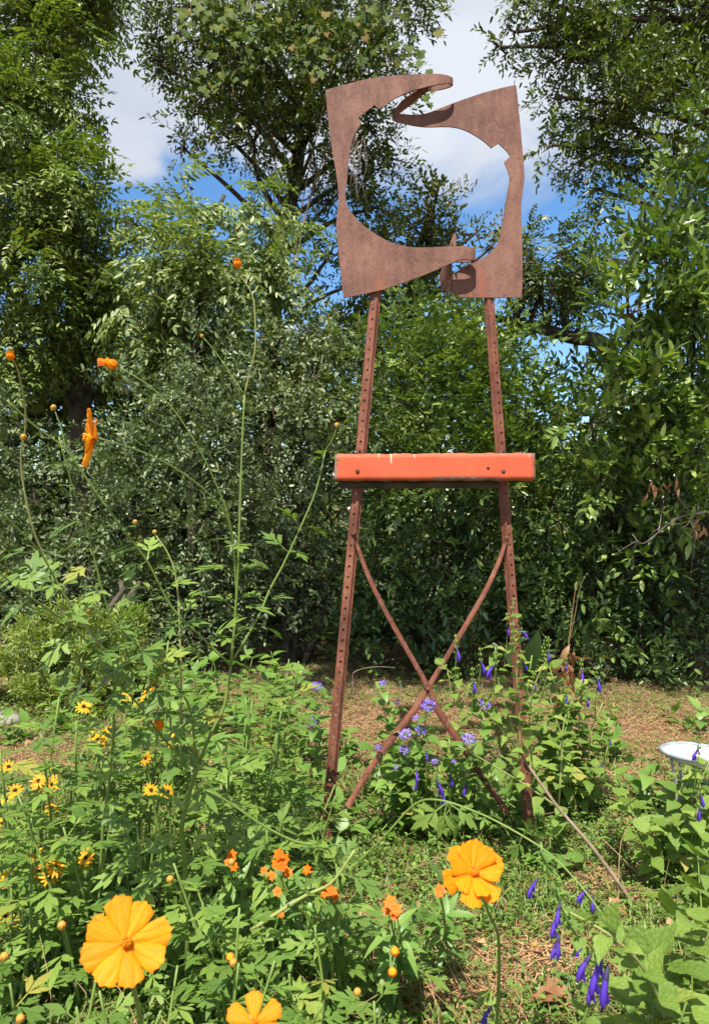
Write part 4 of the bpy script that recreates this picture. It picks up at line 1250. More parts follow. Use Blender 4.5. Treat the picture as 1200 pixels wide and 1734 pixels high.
# --- near cosmos with the large blooms ---
def near_cosmos():
    def toward(p, up=.25): 
        v = norm(np.array([0, 0, H]) - p); return norm(v + np.array([0, 0, up]))
    t = thing('cosmos_plant.001', np.array([-.17, .72, 0]), 'near cosmos with one wide open orange yellow bloom at lower left', 'flower plant')
    p = P(214, 1596, .62)
    cosmos_flower(t, p, toward(p, .12), .0385, 8, .2)
    ln = smooth_line([np.array([-.16, .74, 0]), P(250, 1800, .70), P(225, 1660, .665), p + np.array([.002, .012, -.004])], 5); stem_on(t, ln, .003, .0014)
    leaves_on(t, ln, 'cosmos', .06, .06, .15, .6)
    t = thing('cosmos_plant.002', np.array([-.09, .66, 0]), 'near cosmos whose orange bloom is cut by the bottom edge of the picture', 'flower plant')
    p = P(430, 1733, .60)
    cosmos_flower(t, p, toward(p, .30), .025, 6, .5)
    ln = smooth_line([np.array([-.09, .70, 0]), P(440, 1900, .64), p + np.array([0, .01, -.004])], 5); stem_on(t, ln, .003, .0014)
    leaves_on(t, ln, 'cosmos', .06, .06, .2, .7)
    t = thing('cosmos_plant.003', np.array([.19, 1.12, 0]), 'cosmos with a ruffled orange bloom in front of the right post', 'flower plant')
    p = P(800, 1478, .80)
    cosmos_flower(t, p, norm(toward(p, .35) + np.array([.35, 0, .1])), .040, 6, .1, mult=2)
    ln = smooth_line([p + np.array([.003, .010, -.006]), P(826, 1545, .86), P(845, 1620, .95), np.array([.21, 1.12, 0])], 5); stem_on(t, ln, .0012, .0028)
    leaves_on(t, ln, 'cosmos', .045, .07, .5, .95)
    bud(t, P(905, 1600, .9), .003)
    # the long arching stem in front of it
    t = thing('cosmos_plant.004', np.array([-.03, 1.24, 0]), 'leaning cosmos with a long arching pale stem across the foot of the easel', 'flower plant')
    ln = pix_line([(585, 1485), (612, 1455), (650, 1417), (702, 1362), (744, 1355), (803, 1374), (850, 1396), (911, 1432), (945, 1459), (985, 1503), (1020, 1549)], 1.18, .92, 5)
    stem_on(t, ln, .0019, .0011, 'stem')
    l0 = smooth_line([np.array([-.03, 1.26, 0]), P(560, 1560, 1.22), P(585, 1485, 1.18)], 4); stem_on(t, l0, .004, .003)
    i = 21
    for k, (dx, dz) in enumerate(((-.8, -.5), (-.25, -.9), (.3, -.9), (.7, -.4))):
        d = norm(np.array([dx, -.25, dz])); R = frames(d[None], np.array([[.1, -.9, .5]]))[0]
        leaf_obj('leaf', LEAF['cosmos'][k], t, P(757, 1358, 1.06), R, .055 + .008 * (k == 0))
    leaves_on(t, ln, 'cosmos', .035, .06, .62, .8); leaves_on(t, l0, 'cosmos', .07, .05, .2, 1.0)
    l2 = pix_line([(590, 1490), (556, 1437), (500, 1425), (444, 1397), (390, 1360), (350, 1338)], 1.18, 1.10); stem_on(t, l2, .0026, .0014)
    leaves_on(t, l2, 'cosmos', .06, .06, .1, .7)
    l3 = pix_line([(425, 1575), (477, 1541), (520, 1515), (562, 1494), (600, 1440)], 1.15, 1.12); stem_on(t, l3, .0032, .0018, 'stem_pale')
    leaves_on(t, l3, 'cosmos', .065, .05, .1, 1)
near_cosmos()

# --- low cosmos foliage across the foreground ---
def low_cosmos():
    spots = [  # px, Y, height, stems, label
        (60, 1.02, .34, 4, 'low leafy cosmos in the bottom left corner'),
        (190, .98, .26, 4, 'low leafy cosmos under the big open orange bloom'),
        (330, 1.02, .30, 4, 'low leafy cosmos right of the big open orange bloom'),
        (20, 1.28, .36, 4, 'leafy cosmos at the left edge below the yellow daisies'),
        (150, 1.30, .40, 4, 'leafy cosmos just above the big open orange bloom'),
        (270, 1.34, .40, 4, 'leafy cosmos at the foot of the tall brown cosmos trunk'),
        (400, 1.22, .34, 4, 'leafy cosmos in front of the leftmost orange flower cluster'),
        (500, 1.12, .26, 4, 'leafy cosmos above the cut off orange bloom'),
        (470, 1.40, .36, 4, 'leafy cosmos among the orange flower clusters'),
        (590, 1.30, .30, 3, 'leafy cosmos below the foot of the left post'),
        (640, 1.02, .20, 4, 'low cosmos with small yellow buds at the bottom middle'),
        (560, .98, .16, 3, 'small cosmos seedling at the bottom edge beside the cut off bloom'),
        (345, 1.62, .42, 4, 'leafy cosmos behind the orange flower clusters'),
        (190, 1.66, .42, 4, 'leafy cosmos between the two groups of yellow daisies'),
        (90, 1.60, .36, 3, 'leafy cosmos beside the bare red soil at left'),
        (690, 1.34, .22, 3, 'thin cosmos with an orange flower below the crossed braces'),
        (525, 1.72, .34, 3, 'leafy cosmos close against the left post'),
        (440, 1.00, .22, 3, 'low cosmos left of the bottom middle'),
        (110, 1.48, .56, 4, 'taller leafy cosmos left of the tall branching one, before the yellow green bush'),
        (235, 1.56, .60, 5, 'taller leafy cosmos just left of the tall cosmos trunk'),
        (395, 1.62, .58, 5, 'taller leafy cosmos just right of the tall cosmos trunk'),
        (40, 1.42, .50, 4, 'taller leafy cosmos at the left edge above the yellow daisies'),
        (455, 1.80, .52, 4, 'taller leafy cosmos among the bright herbs left of the easel'),
    ]
    for i, (px, Y, h, ns, lab) in enumerate(spots):
        b = P(px, 867, Y) * [1, 1, 0]
        t = thing('low_cosmos', b, lab, 'flower plant', 'low cosmos plants across the foreground bed')
        for k in range(ns):
            a = rng.uniform(0, 6.28); sp = rng.uniform(.04, .13)
            top = b + np.array([math.cos(a) * sp, math.sin(a) * sp * .8, h * rng.uniform(.65, 1.05)])
            ln = smooth_line([b + np.array([math.cos(a) * .01, math.sin(a) * .01, 0]), (b + top) / 2 + rng.normal(0, .012, 3), top], 5)
            stem_on(t, ln, .0034, .0018)
            leaves_on(t, ln, 'cosmos', .078 if Y > 1.2 else .062, .052, .22, 1.0, lift=.3)
    t = [o for o in bpy.data.objects if o.name.startswith('low_cosmos') and o.parent is None]
    for x, y, Y in ((668, 1611, .98), (664, 1646, .98), (390, 1621, 1.05)):
        near = min(t, key=lambda o: (o.location - Vector(P(x, y, Y))).length)
        bud(near, P(x, y, Y), .006, (.3, -.4, .8), 'disc')
    for x, y, Y in ((288, 1489, 1.1), (8, 1620, .9), (105, 1567, .95), (35, 1725, .92), (395, 1630, 1.0), (392, 1460, 1.1), (605, 1680, 1.0)):
        near = min(t, key=lambda o: (o.location - Vector(P(x, y, Y))).length)
        bud(near, P(x, y, Y), .0055)
low_cosmos()

# --- yellow daisies (dark centres) ---
def ray_ring(seed, n=12):
    r = np.random.default_rng(seed); acc = Acc()
    for k in range(n):
        a = 6.28318 * k / n + r.normal(0, .08); dz = r.normal(-.12, .14)
        e = np.array([math.cos(a), math.sin(a), dz]); w = np.array([-math.sin(a), math.cos(a), 0])
        acc.add(np.array([e * .2, e * .55 - w * .14, e * 1.0 - w * .05, e * 1.0 + w * .05, e * .55 + w * .14]), [(0, 1, 4, 4)][:0], [(0, 1, 4)])
        acc.Q.append(np.array([(1, 2, 3, 4)]) + acc.n - 5)
    return acc
RAYS = [ray_ring(i).mesh('petals', M['petal_yellow']) for i in range(3)]
ca = Acc(); ball(ca, (0, 0, .06), .22, 9, 5, (1, 1, .75)); CONE = ca.mesh('flower', M['cone'], smooth=True)

def daisy(plant, pos, n, rad):
    o = link('flower', CONE, plant); set_local(o, rot_to(n, rng.uniform(0, 6)), np.asarray(pos) - np.array(plant.location), rad)
    link('petals', RAYS[rng.integers(3)], o)
    return o

def daisies():
    G_ = 'yellow daisy plants along the left of the bed'
    data = [
        ((225, 1340), 1.75, [(212, 1180), (250, 1172), (142, 1196), (236, 1186)], 'yellow daisies with dark eyes level with the lowest cosmos leaves, highest of the daisies'),
        ((215, 1400), 1.70, [(158, 1248), (178, 1241), (172, 1259), (166, 1252)], 'tight cluster of yellow daisies below the leafy cosmos at left'),
        ((300, 1430), 1.55, [(290, 1252), (247, 1284), (284, 1340), (256, 1338)], 'yellow daisies beside the tall cosmos trunk'),
        ((70, 1480), 1.70, [(15, 1298), (85, 1312), (65, 1322), (88, 1328), (26, 1338), (12, 1352), (88, 1368), (4, 1394), (68, 1330)], 'spreading yellow daisies over the bare soil at the left edge'),
        ((75, 1610), 1.35, [(58, 1440), (78, 1458), (85, 1484), (15, 1487), (146, 1452), (10, 1552), (66, 1475), (94, 1470)], 'larger yellow daisies with drooping petals low at the left edge')]
    for (bx, by), Y, heads, lab in data:
        b = P(bx, 867, Y) * [1, 1, 0]
        t = thing('daisy_plant', b, lab, 'flower plant', G_)
        for (x, y) in heads:
            p = P(x, y, Y + rng.normal(-.05, .04))
            ln = smooth_line([b + rng.normal(0, .015, 3) * [1, 1, 0], (b * [1, 1, 0] + p) / 2 + np.array([(p[0] - b[0]) * .1, 0, .03]), p], 5)
            stem_on(t, ln, .0022, .0013)
            leaves_on(t, ln, 'lance', .06, .07, .15, .75, per=1, opp=False)
            daisy(t, p, norm(np.array([rng.normal(0, .5), -.6 + rng.normal(0, .3), .7])), (13.5 if Y > 1.4 else 16) / F * Y)
daisies()

# --- orange clustered flowers ---
def rosette_mesh():
    acc = Acc()
    for k in range(6):
        a = k * 1.047; e = np.array([math.cos(a), math.sin(a), .25]); w = np.array([-math.sin(a), math.cos(a), 0])
        acc.add(np.array([e * .1, e * .6 - w * .32, e * 1.0 + [0, 0, -.15], e * .6 + w * .32]), [(0, 1, 2, 3)])
    return acc
def orange_plants():
    data = [
        ((400, 1560), 1.50, [(393, 1449, 9), (388, 1460, 8), (397, 1468, 7)], 'leftmost cluster of small orange flowers on a thin stalk'),
        ((480, 1570), 1.52, [(472, 1447, 9), (482, 1455, 9), (468, 1462, 9), (478, 1466, 9), (460, 1483, 8), (488, 1478, 8), (447, 1474, 6)], 'largest clump of small orange flowers left of the left post foot'),
        ((515, 1600), 1.45, [(520, 1473, 8), (526, 1481, 7), (470, 1510, 8), (476, 1549, 5)], 'sparse small orange flowers near a drooping leaf'),
        ((565, 1600), 1.42, [(553, 1503, 8), (562, 1510, 9), (568, 1518, 8), (549, 1514, 6)], 'cluster of small orange flowers below the left post foot'),
        ((672, 1640), 1.36, [(660, 1528, 11), (670, 1540, 10), (656, 1540, 9), (668, 1550, 8)], 'single ruffled orange flower half hidden by a leaf below the braces'),
        ((750, 1600), 1.45, [(745, 1508, 10), (742, 1514, 6)], 'small round orange flower just left of the ruffled bloom')]
    ro = rosette_mesh()
    mes = [ro.mesh('flower', M['fiery'])]
    for (bx, by), Y, heads, lab in data:
        b = P(bx, 867, Y) * [1, 1, 0]
        t = thing('orange_flower_plant', b, lab, 'flower plant', 'small orange flowered plants in the middle of the bed')
        for (x, y, r) in heads:
            p = P(x, y, Y - .26 + rng.normal(0, .012))
            ln = smooth_line([b + rng.normal(0, .01, 3) * [1, 1, 0], (b + p) / 2 + rng.normal(0, .01, 3), p], 4)
            stem_on(t, ln, .0018, .001)
            leaves_on(t, ln, 'lance', .045, .05, .3, .8, per=2)
            n = norm(np.array([rng.normal(0, .35), -.75, .6]))
            fl = link('flower', mes[0], t); set_local(fl, rot_to(n, rng.uniform(0, 6)), p - np.array(t.location), r / F * p[1] * 1.2)
            for m_ in range(2):
                o = link('petals', mes[0], fl); set_local(o, rot_to((0, 0, 1), .5 * m_ + .4), (0, 0, .10 + .10 * m_), .85 - .3 * m_)
orange_plants()

# --- blue violet sage ---
def sage_mesh():
    acc = Acc()
    ln = smooth_line([np.array([0, 0, 0]), np.array([0, .35, .06]), np.array([0, .7, .08]), np.array([0, 1.0, -.04])], 3)
    rad = np.interp(np.linspace(0, 1, len(ln)), [0, .25, .6, .8, 1], [.045, .07, .095, .085, .03])
    tube(acc, ln, rad, n=7)
    # lower lip flares away from the hood
    acc.add(np.array([(-.07, .58, -.02), (.07, .58, -.02), (.15, .78, -.16), (.07, .90, -.27), (0, .82, -.22), (-.07, .90, -.27), (-.15, .78, -.16)]), [(0, 1, 2, 6)], [(2, 3, 4), (2, 4, 6), (6, 4, 5)])
    return acc.mesh('flower', M['violet'], smooth=True)
SAGE = sage_mesh()
ca = Acc(); tube(ca, np.array([(0, -.05, 0), (0, .12, .01), (0, .33, .05)]), np.array([.04, .075, .09]), n=6); CALYX = ca.mesh('calyx', M['calyx'], smooth=True)
def sage_flower(plant, pos, d, L):
    R = frames(norm(d)[None], np.array([[0, -.1, 1.0]]))[0]
    o = leaf_obj('flower', SAGE, plant, pos, R, L)
    link('calyx', CALYX, o)
    return o

def sage_spike(plant, tip, base, flowers, Y):
    """flower stalk from base to tip (points) with flowers at the given pixels"""
    ln = smooth_line([base, (base + tip) / 2 + rng.normal(0, .006, 3), tip], 4); stem_on(plant, ln, .0014, .0008)
    for x, y, L in flowers:
        p = P(x, y, Y); i = int(np.argmin(np.linalg.norm(ln - p, axis=1)))
        d = p - ln[i]; d = d + rng.normal(0, .3, 3) * np.linalg.norm(d) + np.array([0, -.004, -.012])
        sage_flower(plant, p - norm(d) * L / F * Y * .5, d, L / F * Y * 1.15)
    acc = Acc()                                 # whorls of calyces along the stalk
    for k in range(2, len(ln)):
        for q in range(3):
            a = q * 2.1 + k; ball(acc, ln[k] + np.array([math.cos(a) * .004, math.sin(a) * .004, 0]), .0028, 5, 3, (1, 1, 1.5))
    acc.build('calyx', M['salvia'], plant)

def spiked(t, x, y, Y, d, L, up=.012):
    p = P(x, y, Y) + np.array([0, 0, up])
    ln = smooth_line([p + np.array([rng.normal(0, .006), .03, -.12]), p + np.array([0, .006, -.03]), p + np.array([0, .002, .025])], 4)
    stem_on(t, ln, .0014, .0007)
    acc = Acc()
    for k in range(5, len(ln)):
        for q in range(3):
            a = q * 2.1 + k; ball(acc, ln[k] + np.array([math.cos(a) * .004, math.sin(a) * .004, 0]), .0026, 5, 3, (1, 1, 1.5))
    acc.build('calyx', M['salvia'], t)
    sage_flower(t, p, d, L)

def sages():
    def plant(base, lab): return thing('sage_plant', base, lab, 'flower plant', 'violet flowered sage plants on the right of the bed')
    def bush(t, b, tops, size, step=.045, mat='stem_pale', r=.0026, per=2, t0=.2):
        out = []
        for q in tops:
            ln = smooth_line([b, b * .45 + q * .55 + rng.normal(0, .02, 3), q], 5); stem_on(t, ln, r, r * .5, mat)
            leaves_on(t, ln, 'salvia', size, step, t0, 1.0, per=per, lift=.25); out.append(ln)
        return out
    # woody one that leans left across the right post
    b = G(1080, 1542)
    t = plant(b, 'woody sage leaning left from the corner across the right post, violet flowers at its tips')
    main = smooth_line([b, P(1050, 1500, 1.66), P(1000, 1432, 1.68), P(945, 1368, 1.72), P(902, 1308, 1.76), P(880, 1275, 1.78)], 4)
    stem_on(t, main, .0052, .0030, 'wood', 7)
    J = P(880, 1275, 1.78)
    for pts, Y1 in (([(880, 1275), (845, 1230), (812, 1190), (775, 1150), (738, 1118)], 1.72), ([(880, 1275), (862, 1215), (842, 1150), (838, 1095)], 1.74), ([(902, 1308), (895, 1230), (905, 1160), (928, 1110)], 1.74),
                    ([(880, 1275), (878, 1200), (872, 1120), (868, 1030)], 1.70), ([(945, 1368), (950, 1290), (955, 1220), (985, 1150)], 1.76), ([(845, 1230), (800, 1210), (770, 1190), (757, 1135)], 1.72),
                    ([(945, 1368), (890, 1330), (840, 1300), (775, 1262)], 1.70)):
        ln = pix_line(pts, 1.78, Y1); stem_on(t, ln, .0028, .0012, 'stem_pale')
        leaves_on(t, ln, 'salvia', .040, .032, .18, 1.0, per=2, lift=.25, grow=.3)
    for x, y, L in ((772, 1104, 20), (813, 1126, 20), (838, 1133, 22), (800, 1160, 18), (880, 1073, 18), (859, 1067, 14), (929, 1111, 14), (884, 1130, 12), (902, 1165, 10)):
        spiked(t, x, y, 1.72, np.array([rng.normal(.1, .3), -.35, -.9]), L / F * 1.72 * 1.3)
    sage_spike(t, P(868, 1015, 1.70), P(872, 1110, 1.70), [], 1.7); sage_spike(t, P(925, 1080, 1.74), P(928, 1130, 1.74), [], 1.7)
    # right of the right post
    b = P(975, 867, 2.2) * [1, 1, 0]
    t = plant(b, 'bushy sage behind the right post beside the dead brown stalk')
    bush(t, b, [P(930, 1130, 2.1), P(985, 1150, 2.1), P(1020, 1190, 2.15), P(940, 1210, 2.1), P(900, 1190, 2.1), P(1000, 1240, 2.1), P(965, 1180, 2.1), P(1035, 1235, 2.2), P(910, 1240, 2.1), P(950, 1260, 2.0), P(1040, 1190, 2.25), P(1010, 1290, 2.05), P(880, 1280, 2.0), P(930, 1180, 2.1)], .041, .028)
    for x, y, L in ((985, 1140, 20), (1010, 1154, 20), (958, 1185, 16), (993, 1187, 14), (958, 1130, 10), (1018, 1298, 18)):
        spiked(t, x, y, 2.08, np.array([rng.normal(.2, .4), -.35, -.9]), L / F * 2.08 * 1.3, .012)
    # below the crossing of the braces
    b = P(735, 867, 2.0) * [1, 1, 0]
    t = plant(b, 'low sage with dark violet flowers below the crossed braces')
    bush(t, b, [P(690, 1290, 1.95), P(760, 1250, 1.95), P(800, 1290, 1.95), P(720, 1240, 2.0), P(840, 1310, 1.95), P(780, 1220, 2.0), P(660, 1320, 1.95), P(820, 1250, 2.0), P(700, 1330, 1.9), P(740, 1300, 1.9), P(790, 1330, 1.9), P(640, 1280, 2.0)], .036, .028)
    for x, y, L in ((705, 1311, 18), (738, 1328, 22), (746, 1344, 22), (761, 1320, 16), (790, 1334, 18), (722, 1280, 14), (706, 1330, 14)):
        spiked(t, x, y, 1.88, np.array([rng.normal(0, .4), -.4, -.9]), L / F * 1.88 * 1.35, .014)
    # in front of the basin
    b = P(1140, 867, 1.78) * [1, 1, 0]
    t = plant(b, 'leafy sage growing up in front of the white basin')
    bush(t, b, [P(1160, 1300, 1.72), P(1200, 1290, 1.7), P(1060, 1350, 1.75), P(1180, 1370, 1.65), P(1225, 1350, 1.65), P(1040, 1310, 1.85), P(1130, 1390, 1.65), P(1070, 1400, 1.68), P(1205, 1420, 1.6), P(1150, 1340, 1.7)], .044, .030)
    for x, y, L in ((1184, 1352, 20), (1183, 1374, 20), (1183, 1275, 20), (1030, 1260, 8)):
        spiked(t, x, y, 1.66, np.array([rng.normal(0, .3), -.4, -.9]), L / F * 1.66 * 1.3, .012)
    # near corner
    b = np.array([.42, .92, 0])
    t = plant(b, 'near sage with large crinkled leaves in the bottom right corner')
    lns = bush(t, b, [P(1090, 1610, .95), P(1170, 1560, 1.0), P(1210, 1640, .9), P(1100, 1680, .88), P(1160, 1700, .85), P(1050, 1700, .9), P(1230, 1520, 1.05), P(1120, 1500, 1.15), P(1180, 1440, 1.25)], .050, .028, r=.0019, mat='stem', t0=.45)
    ln = smooth_line([P(1150, 1800, .92), P(1100, 1660, .84), P(1040, 1590, .80), P(965, 1545, .80)], 5); stem_on(t, ln, .0026, .001, 'stem_pale')
    leaves_on(t, ln, 'salvia', .030, .028, .45, .95, lift=.4)
    for x, y, L, dx in ((1018, 1640, 62, -.35), (1028, 1652, 66, -.2), (1012, 1665, 50, -.4), (1000, 1632, 50, -.55), (985, 1622, 18, -.8), (1022, 1620, 52, -.3)):
        sage_flower(t, P(x, y - 16, .80), np.array([dx, -.25, -.75]), L / F * .8)
    # nearer spike
    b = np.array([.31, 1.12, 0])
    t = plant(b, 'slim sage with violet flowers down its stalk left of the crinkled corner leaves')
    ln = smooth_line([b, P(1010, 1640, 1.08), P(965, 1570, 1.05), P(930, 1480, 1.03), P(915, 1440, 1.02)], 5); stem_on(t, ln, .0026, .001, 'stem')
    leaves_on(t, ln, 'salvia', .034, .04, .15, .7); leaves_on(t, ln, 'lance', .014, .008, .72, 1.0, per=3)
    for x, y, L, dx in ((948, 1536, 40, -.2), (944, 1556, 40, -.3), (945, 1590, 40, -.1), (941, 1603, 30, -.3), (912, 1496, 26, -.6), (905, 1500, 30, -.4), (995, 1514, 30, -.8), (1003, 1524, 28, -.1), (832, 1712, 34, -.5)):
        sage_flower(t, P(x, y - 8, 1.0), np.array([dx, -.25, -.7]), L / F * 1.0)
sages()

# --- lilac mist flowers ---
def puff_mesh():
    acc = Acc(); r = np.random.default_rng(3)
    for k in range(46):
        z = r.uniform(-.1, 1); a = k * 2.4; q = math.sqrt(max(0, 1 - z * z))
        c = np.array([q * math.cos(a), q * math.sin(a), z * .55]) * r.uniform(.75, 1.05)
        d = norm(c); e = norm(np.cross(d, r.normal(0, 1, 3))) * .12; f = np.cross(d, e)
        acc.add(np.array([c - e - f * .4, c + e - f * .3, c + d * .22 + f * .5, c * .3]), None, [(0, 1, 2), (0, 2, 3), (1, 3, 2)])
    return acc.mesh('flower', M['lilac'])
PUFF = puff_mesh()
def mistflowers():
    data = [((545, 1300), 2.45, [(531, 1222, 11), (536, 1163, 10)], 'slim mistflower with two lilac heads left of the left post'),
            ((690, 1330), 2.05, [(725, 1195, 13), (712, 1238, 10), (686, 1244, 11), (684, 1271, 9), (640, 1266, 6), (704, 1216, 6), (736, 1290, 6), (668, 1300, 6)], 'lilac mistflower cluster right under the crossing of the braces'),
            ((795, 1330), 2.05, [(793, 1252, 12), (820, 1194, 11), (768, 1290, 5)], 'lilac mistflower between the braces and the right post'),
            ((650, 1210), 2.75, [(648, 1158, 7), (672, 1190, 5)], 'far pale mistflower by the straw behind the braces')]
    for (bx, by), Y, heads, lab in data:
        b = P(bx, 867, Y) * [1, 1, 0]
        t = thing('mistflower_plant', b, lab, 'flower plant', 'lilac mistflowers around the easel')
        for x, y, r in heads:
            p = P(x, y, Y - .12)
            ln = smooth_line([b + rng.normal(0, .02, 3) * [1, 1, 0], (b + p) / 2 + rng.normal(0, .01, 3), p], 4); stem_on(t, ln, .002, .001)
            leaves_on(t, ln, 'herb', .050, .045, .25, .92, per=2)
            fl = link('flower', PUFF, t); set_local(fl, rot_to((rng.normal(0, .3), -.45, .8), rng.uniform(0, 6)), p - np.array(t.location), r / F * Y)
mistflowers()

# --- leafy herbs in the middle ground ---
def herbs():
    spots = [(390, 1240, .40, 'bright leafy herb beside the junction of the tall cosmos'), (455, 1262, .36, 'bright leafy herb in front of the pale straw left of the easel'),
             (500, 1305, .34, 'bright leafy herb touching the left post'), (430, 1330, .36, 'bright leafy herb with broad pointed leaves below the cosmos junction'),
             (350, 1270, .38, 'bright leafy herb behind the tall cosmos trunk'), (480, 1215, .30, 'tall single herb with a pointed leaf whorl against the dark hedge'),
             (290, 1330, .30, 'leafy herb in the gap right of the daisy cluster'), (535, 1370, .20, 'low leafy herb at the base of the left post'), (400, 1385, .28, 'leafy herb above the leftmost orange flowers'),
             (240, 1260, .30, 'leafy herb behind the topmost yellow daisies'), (330, 1215, .26, 'leafy herb at the foot of the grey green shrub'), (655, 1340, .18, 'low leafy herb behind the lower left brace'),
             (850, 1370, .16, 'low leafy herb at the base of the right post'), (1040, 1290, .18, 'low leafy herb on the tan mulch left of the basin'), (590, 1290, .14, 'small herb right of the left post'),
             (1160, 1235, .12, 'low dark fern like herb beside the hedge at the right edge'), (1090, 1370, .16, 'low leafy herb left of the sage in front of the basin'), (1000, 1370, .14, 'low leafy herb behind the leaning woody stem'), (920, 1480, .10, 'small herb to the right of the right post foot'),
             (1185, 1480, .16, 'leafy herb at the right edge on the red mulch'), (100, 1245, .16, 'small herb in front of the yellow green bush'), (25, 1260, .14, 'small herb by the border stone'),
             (565, 1425, .14, 'low herb hiding the foot of the left post'), (625, 1425, .12, 'low herb under the lower end of the left hand brace'), (705, 1405, .12, 'low herb below the violet sage in the middle'), (815, 1430, .13, 'low herb left of the right post foot'), (905, 1395, .12, 'low herb right against the right post'),
             (440, 1440, .20, 'leafy herb between the leftmost orange flowers and the left post')]
    for px, py, h, lab in spots:
        b = G(px, py); 
        t = thing('leafy_herb', b, lab, 'plant', 'bright green herbs around the easel')
        Yb = b[1]
        for k in range(5 if h > .2 else 4):
            a = rng.uniform(0, 6.28); sp = rng.uniform(.03, .16)
            top = b + np.array([math.cos(a) * sp, math.sin(a) * sp, h * rng.uniform(.55, 1.0)])
            ln = smooth_line([b + np.array([math.cos(a) * .01, math.sin(a) * .01, 0]), (b + top) / 2 + rng.normal(0, .012, 3), top], 4)
            stem_on(t, ln, .0026, .0014); leaves_on(t, ln, 'herb', .058, .050, .22, 1.0, per=2, lift=.35)
herbs()

# --- dead stalk, canna, twigs, stone ---
def oddments():
    b = G(962, 1215)
    t = thing('dead_stalk', b, 'dead brown stalk with curled dry leaves against the dark hedge', 'plant')
    ln = pix_line([(958, 1215), (956, 1150), (962, 1090), (968, 1040), (975, 985)], b[1], b[1]); stem_on(t, ln, .004, .0015, 'stem_brown')
    l2 = pix_line([(962, 1090), (973, 1040), (980, 1000), (990, 975)], b[1], b[1]); stem_on(t, l2, .002, .001, 'stem_brown')
    for k in range(26):
        p = P(958 + rng.normal(2, 7), 1085 + rng.uniform(0, 105), b[1] - .02)
        d = norm(np.array([rng.normal(0, .5), -.3, -1.0])); R = frames(d[None], np.array([[rng.normal(0, .6), -.8, .3]]))[0]
        leaf_obj('leaf', LEAF['dry'][k % 2], t, p, R, rng.uniform(.05, .085))
    b = P(885, 867, 2.55) * [1, 1, 0]
    t = thing('broad_leaved_plant', b, 'plant with broad dark pointed leaves behind the right post', 'plant')
    for tip, mid in (((845, 1082), (868, 1115)), ((915, 1062), (900, 1110)), ((905, 1130), (895, 1150))):
        ln = pix_line([(885, 1215), mid], 2.55, 2.5); stem_on(t, ln, .005, .003)
        p = P(*mid, 2.5); d = P(*tip, 2.45) - p
        R = frames(norm(d)[None], np.array([[0, -.9, .4]]))[0]
        leaf_obj('leaf', LEAF['broad'][0], t, p - d * .5, R, np.linalg.norm(d) * 1.25)
    b = G(604, 1195)
    t = thing('dry_stalk', b, 'thin bent dry grass stalk arching before the dark hedge left of the braces', 'plant')
    stem_on(t, pix_line([(601, 1195), (597, 1150), (600, 1138), (620, 1131), (645, 1129), (669, 1131)], b[1], b[1] - .05), .0022, .0012, 'wood')
    b = P(1190, 1150, 3.7) * [1, 1, 0]
    t = thing('dead_branch', b, 'bare grey branch with a few dead brown leaves among the shrubs at the right edge', 'branch')
    ln = pix_line([(1260, 1000), (1215, 880), (1180, 870), (1140, 880), (1090, 920), (1070, 905)], 3.6, 3.55); 
    stem_on(t, smooth_line([b, P(1270, 1060, 3.62), P(1260, 1000, 3.6)], 4), .012, .008, 'twig'); stem_on(t, ln, .006, .002, 'twig')
    for k in range(14):
        i = rng.integers(5, len(ln)); e = ln[i] + rng.normal(0, .11, 3); stem_on(t, smooth_line([ln[i], (ln[i] + e) / 2 + rng.normal(0, .015, 3), e], 3), .0024, .001, 'twig', 4, 'twig')
    for cx, cy in ((1105, 822), (1128, 818), (1180, 893)):
        for k in range(7):
            d = norm(np.array([rng.normal(0, .6), -.4, -1.0])); R = frames(d[None], np.array([[rng.normal(0, .6), -.8, .3]]))[0]
            leaf_obj('leaf', LEAF['dry'][k % 2], t, P(cx + rng.normal(0, 9), cy + rng.normal(0, 8), 3.42), R, rng.uniform(.025, .048))
    b = G(4, 1222)
    t = Acc(); ball(t, (0, 0, .01), .075, 12, 7, (1.3, .8, .42)); V = np.concatenate(t.V); V += rng.normal(0, .004, V.shape)
    o = link('border_stone', mesh_from('border_stone', V, np.concatenate(t.Q), None, None, M['stone'], True), None, b)
    tag(o, 'pale grey border stone at the left edge by the yellow green bush', 'stone')
oddments()

# ------------------------------------------------------------------ ground cover
STRAW = [(600, 1228, 200, 42), (1080, 1242, 210, 44), (850, 1215, 160, 26), (50, 1295, 85, 36), (900, 1640, 130, 36), (620, 1565, 80, 30), (1150, 1455, 70, 28), (780, 1690, 120, 32), (1020, 1500, 70, 24), (1040, 1330, 90, 30)]
def straw_w(x, y):
    Yv = np.maximum(y, .4); px = 600 + x / Yv * F; py = 867 + H / Yv * F
    w = np.zeros_like(x)
    for a, b, rx, ry in STRAW: w = np.maximum(w, np.exp(-(((px - a) / rx) ** 2 + ((py - b) / ry) ** 2)))
    return w

